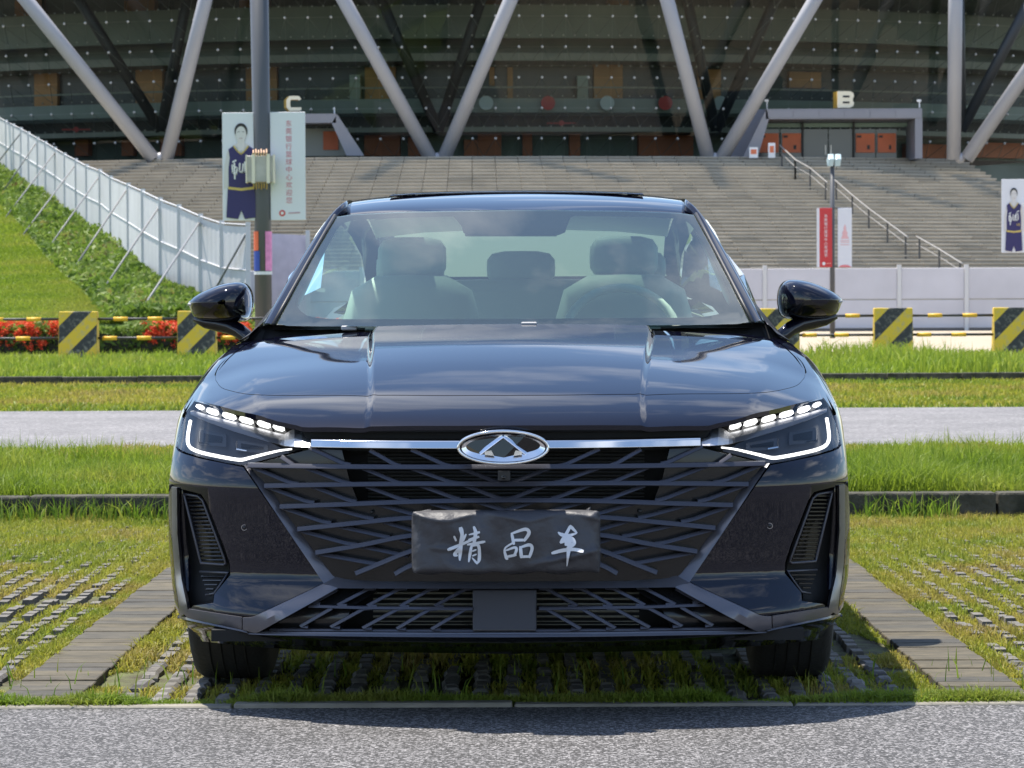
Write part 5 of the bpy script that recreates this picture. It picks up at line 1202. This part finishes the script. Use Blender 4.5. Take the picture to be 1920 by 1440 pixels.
# --- body sides
stY = [.545,.62,.72,.84,.95,1.06,1.18,1.30,1.5,1.8,2.4,3.0,3.4,3.5,3.62,3.74,3.86,3.98,4.1,4.3,4.55,4.75]
def arch(Y, base):
    for yc in (.95, 3.74):
        if abs(Y-yc) < .375: return max(base, .325 + math.sqrt(.375**2 - (Y-yc)**2))
    return base
for s in (-1, 1):
    rows = []
    for Y in stY:
        if Y < 1.45: xt = np.interp(Y, [.545,.60,.75,.95,1.12,1.30,1.5], [.893,.893,.889,.878,.862,.842,.80]); zt_ = Hh(xt, Y)
        else: xt = np.interp(Y, [1.4,2.0,3.2,4.3,4.8], [.83,.845,.85,.84,.72]); zt_ = np.interp(Y, [1.4,1.6,3.4,4.4,4.75], [.955,.955,.985,1.0,.98])
        tail = 1 - .16*sstep(4.2, 4.8, Y); zb_ = arch(Y, .26 if Y > .7 else .30)
        zs = [zt_, zt_*.75 + .72*.25, zt_*.4 + .66*.6, .60, .48, max(zb_, .36), zb_]; xsx = [xt, max(xt + .012, .905), .9195, .9205, .915, .905, .89]
        zs = [max(z, zb_) for z in zs]
        if Y < .6: xsx = [xt, .902, .915, .9205, .9205, .912, .905]
        rows.append([(s*x*tail*(1 + (WK-1)*(0 if x == xt else 1)), Y, z) for x, z in zip(xsx, zs)])
    zs0 = [p[2] for p in rows[0]]; fr_rows = []
    for a_, of_ in ((.905, .13), (.945, .05), (.975, .015), (.993, .003)):
        fr_rows.append([(s*halfw(z)*a_, min(Yf(halfw(z)*a_, z) + of_, .50 + .10*(a_-.87)/.123 + of_*.5), z) for z in zs0])
    rows = fr_rows + rows[2:]
    mb = MB().grid(rows)
    if s > 0: mb.F = [f[::-1] for f in mb.F]
    o = mb.build('body_side', paint, car, True); md = o.modifiers.new('sub', 'SUBSURF'); md.levels = 1; md.render_levels = 2
    for q, zz_ in ((2.45, .84), (3.42, .86)): MB().tube([(s*.915,q,zz_),(s*.935,q+.02,zz_),(s*.935,q+.18,zz_+.005),(s*.915,q+.2,zz_)], .011, 6).build('door_handle', paint, o, True)

# --- windscreen, pillars, roof
def Yw(X, Z): return 1.235 + 2.20*(Z-1.016) + .42*X*X + .10*math.sin(min(max((Z-1.02)/.37,0),1)*math.pi)*-.25
ws = [(516,607),(527,586),(560,524),(596,458),(627,407),(660,402),(760,397),(949,394),(949,612),(700,612),(600,612),(540,611)]
fpatch('windscreen', ws, wglass, car, fun=Yw, off=0, thick=0, cell=.05, step=18)
clear_l = [(557,566),(563,545),(605,470),(640,424),(655,415),(700,411),(800,407.5),(855,406.5),(864,409),(866,432),(874,441),(949,442),(949,598),(640,599),(590,594),(566,584)]
# black border: pieces between the glass edge and the clear area
def ringstrip(name, outer, inner, m, off, fun):
    for s in (1, -1):
        a = [on(fun, x, y, off)*np.array([s,1,1]) for x, y in outer]; b = [on(fun, x, y, off)*np.array([s,1,1]) for x, y in inner]; mb = MB().grid([a, b])
        if s > 0: mb.F = [f[::-1] for f in mb.F]
        mb.build(name, m, car)
N_ = 60
def rs(pts, n):
    P = [np.array(p, float) for p in pts]; d = [0]
    for i in range(len(P)-1): d.append(d[-1] + np.linalg.norm(P[i+1]-P[i]))
    return [np.array([np.interp(d[-1]*k/n, d, [p[0] for p in P]), np.interp(d[-1]*k/n, d, [p[1] for p in P])]) for k in range(n+1)]
oA = rs([(949,612),(600,612),(530,610),(516,607)], 20); iA = rs([(949,598),(640,598.5),(600,597),(575,592)], 20)
oB = rs([(516,607),(560,524),(596,458),(627,407)], 24); iB = catmull([(575,592),(561,580),(557,566),(564,543),(605,470),(634,428),(648,417)], 4)
oC = rs([(627,407),(660,402),(760,397),(949,394)], 24); iC = rs([(648,417),(662,413),(700,410.5),(800,407),(856,406),(865,410),(866,434),(874,441.5),(949,442.5)], 24)
frA = oA + oB[1:] + oC[1:]; inn = iA + iB[1:] + iC[1:]
fo_ = frA; ringstrip('windscreen_border', oA, iA, frit, .004, Yw); ringstrip('windscreen_border', oB, iB, frit, .004, Yw); ringstrip('windscreen_border', oC, iC, frit, .004, Yw)
q = [on(Yw, x, y, .012) for x, y in ((905,433),(950,417),(958,417),(1000,433))]; MB().hexa([p + np.array([0,.03,0]) for p in q], q).build('sensor_window', mat('sensor_pale', (.45,.58,.72), .3), car)
# pillars and roof frame
pin_ = [(514,609),(541,558),(576,495),(610,436),(630,403),(652,388)]
pY = [1.44,1.66,1.86,2.06,2.19,2.36]
pout = [(489,613),(516,566),(551,505),(590,446),(628,396),(652,377.5)]
for s in (-1, 1):
    rows = []
    for (ix, iy), (ox, oy), Yv in zip(pin_, pout, pY):
        a = on(Yw, ix, iy, -.004); b = L(ox, oy, a[1] + .10); 
        if s > 0: a = a*np.array([-1,1,1]); b = b*np.array([-1,1,1])
        mid = (a+b)/2 + np.array([s*.006, -.028, .010]); bb = b + np.array([-s*.01, .09, -.012])
        rows.append([a + np.array([0, .03, -.012]), a, a*.75+b*.25 + np.array([0,-.012,.006]), mid, a*.25+b*.75 + np.array([s*.002,-.018,.006]), b, bb])
    for yy_, dz_ in ((.16, .008), (.45, .016), (.9, .008)): rows.append([np.array(p) + np.array([s*.004, yy_, dz_]) for p in rows[5]])
    mb = MB().grid(rows)
    if s < 0: mb.F = [f[::-1] for f in mb.F]
    o = mb.build('front_pillar', paint, car, True); md = o.modifiers.new('sub', 'SUBSURF'); md.levels = 1; md.render_levels = 2
    seal = [on(Yw, x, y, -.008) for x, y in [(512,608),(540,558),(575,495),(609,436),(628,404)]]; seal = [p*np.array([-1 if s > 0 else 1,1,1]) for p in seal]
    MB().tube(seal, .006, 6).build('pillar_seal', plast, car, True)
rY = [2.06,2.12,2.2,2.32,2.48,2.75,3.0,3.3,3.6,3.8]; rz = [1.381,1.397,1.415,1.436,1.454,1.467,1.466,1.45,1.42,1.385]; rw = [.585,.585,.583,.58,.575,.572,.57,.565,.555,.54]
def roof_z(X, Y):
    f = pchip(rY, rz); w = np.interp(Y, rY, rw); t = abs(X)/w; return f(Y) - .016*t**2 - .010*t**6
rows = []; FULL = list(rY)
for i, Y in enumerate(rY):
    row = []
    for k in range(25):
        t = -1 + k/12; X = t*rw[i]; cur = (.15 if i == 0 else .13*(1-i/9))*t*t
        row.append((X, Y + cur, roof_z(X, Y)))
    rows.append(row)
mb = MB().grid(rows); mb.F = [f for f in mb.F if not (all(2.45 < mb.V[i][1] < 3.45 for i in f) and all(abs(mb.V[i][0]) < .40 for i in f))]
roof = mb.build('roof', paint, car, True); md = roof.modifiers.new('sub', 'SUBSURF'); md.levels = 1; md.render_levels = 2
P = [[(x, y, roof_z(x, y) + .0025) for x in np.linspace(-.43, .43, 15)] for y in np.linspace(2.44, 3.48, 12)]
o = MB().grid(P).build('sunroof', glassmat('sunroof_glass', (.45,.48,.47), 1.0, 0.0, 1.5), car, True); md = o.modifiers.new('s', 'SOLIDIFY'); md.thickness = .003
for s in (-1, 1):                                     # roof rails, side glass, doors upper
    P = [[(s*x, y, z) for x, z in zip((.575*k_, .61*k_, .64*k_), (zt_ - .047, zt_ - .06, zt_ - .10))] for y, zt_, k_ in ((2.30,1.436,1.0),(2.5,1.455,1.0),(3.0,1.466,1.0),(3.5,1.43,.99),(3.9,1.36,.97),(4.3,1.20,.97),(4.5,1.08,.97))]
    mb = MB().grid(P); o = mb.build('roof_rail', paint, car, True)
    P = [[(s*.63, y, zt_ - .09), (s*.76, y, zt_*.5 + .49 - .03), (s*.845, y, .965)] for y, zt_ in ((2.0,1.22),(2.3,1.42),(2.6,1.455),(3.0,1.464),(3.5,1.43),(3.9,1.36),(4.3,1.20))]
    MB().grid(P).build('side_glass', sideg, car, True)
    P = [[(s*.80, 1.45, .975), (s*.845,1.45,.955)], [(s*.70,1.85,1.16),(s*.845,1.85,.957)], [(s*.63,2.1,1.31),(s*.845,2.1,.96)]]; MB().grid(P).build('quarter_glass', sideg, car, True)
    P = [[(s*.795,1.34,.985),(s*.842,1.34,.958)], [(s*.79,1.46,1.0),(s*.85,1.46,.957)], [(s*.775,1.56,1.02),(s*.853,1.58,.957)], [(s*.70,1.85,1.155),(s*.853,1.70,.957)]]; MB().grid(P).build('mirror_base', plast, car)
P = [[(x*w, y + .06*(1-x*x)*0, z) for x in np.linspace(-1, 1, 9)] for y, z, w in ((3.78,1.388,.55),(4.05,1.27,.60),(4.36,1.10,.66))]
MB().grid(P).build('rear_window', glassmat('rear_glass', (.82,.88,.85), 1, 0, 1.5), car, True)
P = [[(x*w, y, z) for x in np.linspace(-1, 1, 9)] for y, z, w in ((4.35,1.09,.70),(4.5,1.04,.78),(4.72,1.03,.74),(4.78,.98,.72),(4.80,.70,.74),(4.78,.40,.74),(4.6,.24,.74))]
MB().grid(P).build('boot', paint, car, True)
MB().box(-.78, .78, .20, 4.6, .19, .22).build('underbody', void, car)
MB().box(-.50, .50, .24, .6, .22, .70).build('engine_bay', void, car)
MB().grid([[(x, 1.26 + .42*x*x, 1.000), (x, 1.42 + .42*x*x, 1.000)] for x in np.linspace(-.74,.74,13)]).build('cowl', plast, car)
for s in (-1, 1): MB().grid([[(s*.86,1.50,.90),(s*.80,1.50,.90),(s*.45,1.42,.90)], [(s*.80,1.56,1.005),(s*.76,1.56,1.015),(s*.45,1.44,1.005)]]).build('cowl_side', plast, car)
for px_, py_ in ((655,613),(992,606)):
    q = on(lambda X, Z: 1.26 + .42*X*X, px_, py_, -.02); bevel(MB().box(q[0]-.024, q[0]+.024, q[1]-.015, q[1]+.02, q[2]-.01, q[2]+.004).build('washer_nozzle', mat('nozzle_grey', (.35,.35,.36), .4), car), .003, 1)

# --- mirrors
mo = [(354,567),(366,556),(384,546),(411,535),(440,529.5),(458,532),(468,543),(472,560),(471,584),(464,598),(448,604),(420,604),(385,601),(366,596),(356,578)]
for s in (1, -1):
    S3 = np.array([s,1,1]); o3 = [L(x, y, 1.93) for x, y in catmull(mo + [mo[0]], 3)[:-1]]; cen = np.mean(o3, 0); rings = []
    for k in range(8):
        t = k/7*math.pi/2; sc_ = .12 + .88*math.cos(t)**.75; off_ = np.array([.012*math.sin(t), -.13*math.sin(t), .004*math.sin(t)])
        rings.append([(cen + (p-cen)*np.array([sc_,1,sc_]) + off_) for p in o3])
    rings = [[p + np.array([0,.05,0]) for p in o3]] + rings; zc = L(400, 573, 1.93)[2]
    k = len(o3); mb = MB(); mb.V = [tuple(p*S3) for r in rings for p in r]
    for i in range(len(rings)-1):
        for j in range(k):
            f = (i*k+j, i*k+(j+1)%k, (i+1)*k+(j+1)%k, (i+1)*k+j); mb.F.append(f if s < 0 else f[::-1])
    mb.F.append(tuple(range(len(rings)*k-k, len(rings)*k))); mb.F.append(tuple(range(k)))
    mh = mb.build('door_mirror', gloss, car, True)
    cap = MB(); cap.V = [tuple((cen + (p-cen)*1.012 + np.array([0,-.002,0]))*S3) for r in rings for p in r]
    cap.F = [f for f in mb.F[:-2] if sum(cap.V[i][2] for i in f)/4 > zc]; cap.build('mirror_cap', paint, mh, True)
    a = [L(x, y, 1.93) for x, y in ((357,570.5),(380,571.5),(409,573))]; a = [p + np.array([0, -.055 - .022*i, 0]) for i, p in enumerate(a)]
    MB().tube([p*S3 for p in a], .0042, 6).build('indicator_strip', mat('indicator', (.42,.42,.42), .25), mh, True)
    mg = [cen + (p-cen)*.9 + np.array([0,.052,0]) for p in o3]; mb = MB(); mb.V = [tuple(p*S3) for p in mg]; mb.F = [tuple(range(len(mg)))]; mb.build('mirror_glass', chrome, mh)
    arm = [(364,597),(385,604),(410,607),(432,612),(450,621),(463,632),(474,644)]; rad = [.010,.020,.026,.026,.024,.024,.028]; P3 = [L(x, y, Yv)*S3 for (x, y), Yv in zip(arm, (1.93,1.93,1.92,1.90,1.88,1.86,1.86))]
    MB().tube(P3, rad, 12).build('mirror_arm', paint, mh, True)

# --- wheels
for s in (-1, 1):
    for yc in (.95, 3.74):
        rows = []; profw = [(-.105,.24),(-.112,.29),(-.104,.318),(-.085,.331),(0,.333),(.085,.331),(.104,.318),(.112,.29),(.105,.24)]
        for k in range(49):
            a = 2*math.pi*k/48; rows.append([(s*.795 + x, yc + r*math.cos(a), .333 + r*math.sin(a)) for x, r in profw])
        ty = MB().grid(rows).build('wheel', rubber, car, True)
        for g in (-.05, -.017, .017, .05):
            MB().tube([(s*.795+g, yc+.3325*math.cos(a), .333+.3325*math.sin(a)) for a in np.linspace(0, 2*math.pi, 41)], .004, 4, False).build('tread_groove', void, ty)
        mb = MB(); xo = s*.897
        for k in range(5):
            a = 2*math.pi*k/5; u = np.array([0, math.cos(a), math.sin(a)]); v = np.array([0, -math.sin(a), math.cos(a)]); c0 = np.array([xo, yc, .333])
            mb.hexa([c0 + v*.03 + u*.03, c0 - v*.03 + u*.03, c0 - v*.045 + u*.235, c0 + v*.045 + u*.235], [c0 + v*.03 + u*.03 - np.array([s*.03,0,0]), c0 - v*.03 + u*.03 - np.array([s*.03,0,0]), c0 - v*.045 + u*.235 - np.array([s*.04,0,0]), c0 + v*.045 + u*.235 - np.array([s*.04,0,0])])
        mb.build('rim', mat('alloy', (.35,.35,.37), .25, metal=1), ty)
        MB().tube([(xo, yc, .333), (xo - s*.12, yc, .333)], [.05,.22], 20).build('hub', void, ty)
    mb = MB(); 
    rows = [[(s*.62, .95 + .38*math.cos(a), .333 + .38*math.sin(a)), (s*.90, .95 + .38*math.cos(a), .333 + .38*math.sin(a))] for a in np.linspace(-.35, math.pi+.35, 21)]
    MB().grid(rows).build('arch_liner', void, car)

# --- cabin
MB().grid([[(x, 1.34 + .36*x*x, .995) , (x, 1.60 + .2*x*x, 1.000), (x, 1.84 + .1*x*x, .985), (x, 1.90 + .1*x*x, .94), (x, 1.92, .55)] for x in np.linspace(-.74,.74,17)]).build('dashboard', interior, car, True)
bevel(MB().box(-.16, .50, 1.80, 1.83, .985, 1.018).build('instrument_screen', mat('screen_edge', (.25,.30,.26), .4), car), .006, 2)
swc = L(1165, 637, 2.02); tl = math.radians(24)
rr = [swc + np.array([.185*math.cos(t), .185*math.sin(t)*math.sin(tl), .185*math.sin(t)*math.cos(tl)]) for t in np.linspace(0, 2*math.pi, 41)]
sw = MB().tube(rr, .015, 8, False).build('steering_wheel', cream, car, True); MB().tube([swc + np.array([0,-.03,0]), swc + np.array([0,.02,0])], .07, 16).build('hub', interior, sw, True)
for a in (0, math.pi, -math.pi/2): MB().tube([swc, swc + np.array([.18*math.cos(a), .18*math.sin(a)*math.sin(tl), .18*math.sin(a)*math.cos(tl)])], .014, 6).build('spoke', interior, sw)
def cush(name, c, sx, sy2, sz, m, par):
    bm = bmesh.new(); bmesh.ops.create_cube(bm, size=1); bmesh.ops.subdivide_edges(bm, edges=bm.edges[:], cuts=3, use_grid_fill=True)
    for v in bm.verts: u = v.co.copy(); L_ = (abs(2*u.x)**4 + abs(2*u.y)**4 + abs(2*u.z)**4)**.25; w = u*(1/max(L_, .5))*1.0 if L_ > 0 else u; v.co = Vector((c[0] + w.x*sx, c[1] + w.y*sy2, c[2] + w.z*sz))
    me = bpy.data.meshes.new(name); bm.to_mesh(me); bm.free(); return link(name, me, m, par, True)
for s in (-1, 1):
    o = cush('front_seat', (s*.37, 2.72, .82), .50, .16, .72, seatm, car); cush('headrest', (s*.37, 2.76, 1.235), .24, .10, .15, seatm, o); cush('seat_cushion', (s*.37, 2.45, .52), .50, .55, .16, seatm, o)
cush('rear_seat', (0, 3.60, .82), 1.36, .18, .70, seatm, car)
for x in (-.42, 0, .42): cush('rear_headrest', (x, 3.64, 1.21), .26, .09, .13, seatm, car)
for x0, x1, y0, y1 in ((-.56,.56,2.14,2.5),(-.56,-.36,2.5,3.4),(.36,.56,2.5,3.4),(-.56,.56,3.4,3.78)):
    MB().grid([[(x, y, roof_z(x, y) - .03) for x in np.linspace(x0,x1,7)] for y in np.linspace(y0,y1,5)]).build('headliner', cream, car, True)
for s in (-1, 1): MB().grid([[(s*.80,1.7,.5),(s*.80,1.7,.97)],[(s*.82,2.6,.5),(s*.82,2.6,.98)],[(s*.80,3.9,.5),(s*.80,3.9,1.0)]]).build('door_lining', seatm, car)
MB().grid([[(x,3.70,1.02),(x,4.30,1.05)] for x in (-.7,0,.7)]).build('parcel_shelf', mat('shelf_cloth', (.10,.11,.10), .9), car)
hb = [on(Yw, x, y, .02) for x, y in ((868,408),(1046,408),(1044,442),(872,442))]; MB().hexa([p + np.array([0,.10,0]) for p in hb], hb).build('sensor_housing', plast, car)
for s in (-1, 1):
    rows = []
    for (ix, iy), Yv in zip([(545,600),(568,560),(600,490),(632,430),(648,408)], (1.5,1.7,1.9,2.1,2.2)):
        a = on(Yw, ix, iy, .03); b = a + np.array([-.075, .10, -.01]); rows.append([a*np.array([-s,1,1]), b*np.array([-s,1,1])])
    MB().grid(rows).build('pillar_trim', cream, car, True)

# --- cover hung over the number plate
def wr(X, Z):
    return .006*math.sin(9*X + 31*Z + 2*math.sin(17*Z)) + .0045*math.sin(41*X - 23*Z + 1.7*math.sin(13*X)) + .003*math.sin(67*Z + 29*X) + .0022*math.sin(97*X + 60*Z) - .010*math.exp(-((Z - .43 - .22*(X-.15))/.008)**2)*sstep(.02,.12,X) - .007*math.exp(-((Z-.445+.05*X)/.006)**2)*sstep(-.22,-.15,X)*(1-sstep(-.12,-.06,X)) - .006*math.exp(-((Z-.535 + .01*math.sin(30*X))/.006)**2)
PXC = (L(771, 1017, -.03)[0] + L(1126, 1017, -.03)[0])/2; pz0, pz1 = L(949, 1077, -.03)[2], L(949, 957, -.03)[2]; phw = (L(1126,1017,-.03)[0]-L(771,1017,-.03)[0])/2
def pY_(X, Z):
    u = (X-PXC)/phw; v = (Z-(pz0+pz1)/2)/((pz1-pz0)/2); edge_ = max(abs(u)**10, abs(v)**6); return -.045 + wr(X-PXC, Z)*.95 + .035*edge_**2
n1, n2 = 96, 40; rows = []
for j in range(n2+1):
    v = -1 + 2*j/n2; row = []
    for i in range(n1+1):
        u = -1 + 2*i/n1; rc = 1 - .02*abs(v)**8; X = PXC + u*phw*rc; Z = (pz0+pz1)/2 + v*(pz1-pz0)/2*(1-.035*abs(u)**8)
        if v < -.9: Z -= .006*math.sin(X*55)*(-(v+.9)*10)
        row.append((X, pY_(X, Z), Z))
    rows.append(row)
pc_e = empty('plate_cover', to_w if False else (car.location[0], 0, pz0), YAW); tag(pc_e, 'wrinkled black cloth cover with three white brush characters over the number plate', 'plate cover')
o3 = np.array([0, 0, pz0]); cl_ = MB().grid([[np.array(p)-o3 for p in r] for r in rows]).build('cloth', mat('black_nylon', (.045,.045,.052), .55, bump=.25, bscale=45), pc_e, True); md = cl_.modifiers.new('s', 'SOLIDIFY'); md.thickness = .05; md.offset = -1
CHR = [[(148,245,28),(172,300,26)], [(232,140,60),(250,220,46),(236,330,50),(226,450,50),(220,550,26)], [(300,218,24),(258,300,40)], [(72,416,44),(180,372,40),(300,322,34),(430,262,30)], [(320,350,28),(430,332,34),(540,312,34)], [(215,400,48),(152,478,42),(190,490,24)], [(402,122,34),(424,200,48),(402,330,44)], [(340,222,18),(470,192,38)], [(335,285,22),(462,250,38)], [(372,362,34),(352,470,40),(336,570,24)], [(372,366,28),(445,352,40),(470,400,40),(470,540,44),(440,600,14)], [(378,518,14),(440,588,36)], [(382,434,20),(430,415,22)], [(384,494,20),(432,474,22)],
       [(888,205,36),(915,340,42)], [(885,208,28),(1060,152,44),(1110,200,48),(1050,300,38)], [(908,292,36),(1062,290,36)], [(908,322,24),(800,402,24),(820,515,46),(838,535,22)], [(812,425,24),(928,386,34),(948,420,38),(920,490,34)], [(828,505,34),(942,482,34)], [(1000,378,42),(1012,512,44)], [(998,386,28),(1112,352,44),(1150,396,42),(1115,512,38)], [(1008,504,34),(1124,502,34)],
       [(1486,192,22),(1530,220,48),(1620,232,40),(1722,202,24)], [(1640,112,36),(1600,190,42),(1520,320,44)], [(1642,112,46),(1724,196,26)], [(1518,320,44),(1640,268,56),(1690,330,50),(1610,392,50)], [(1605,240,30),(1590,350,60)], [(1408,458,40),(1540,424,48),(1680,410,44),(1800,432,48)], [(1640,290,48),(1620,420,54),(1598,624,12)]]
m_chr = mat('print_silver', (.62,.63,.66), .5)
for ki, stv in enumerate(CHR):
    P = [np.array([830 + x*.14583, 970 + y*.14583]) for x, y, w in stv]; wv = [w*.14583/2 for *_, w in stv]
    if len(P) > 2: Pc = catmull(P, 5)
    else: Pc = [P[0] + (P[1]-P[0])*i/5 for i in range(6)]
    n_ = len(Pc); ww = np.interp(np.linspace(0, 1, n_), np.linspace(0, 1, len(wv)), wv); rows = []
    for i, p in enumerate(Pc):
        t = Pc[min(i+1,n_-1)] - Pc[max(i-1,0)]; t /= np.linalg.norm(t); nn = np.array([-t[1], t[0]]); r_ = []
        sh = .65 if i in (0, n_-1) else 1
        for f in (-1, -.33, .33, 1):
            q = on(pY_, *(p + nn*ww[i]*sh*f + (t*ww[i]*.5*(-1 if i == 0 else 1) if i in (0, n_-1) else 0)), 0); r_.append(np.array([q[0], pY_(q[0], q[2]) - .0018 - .00012*ki, q[2]]) - o3)
        rows.append(r_)
    MB().grid(rows).build('printed_stroke', m_chr, pc_e, True)
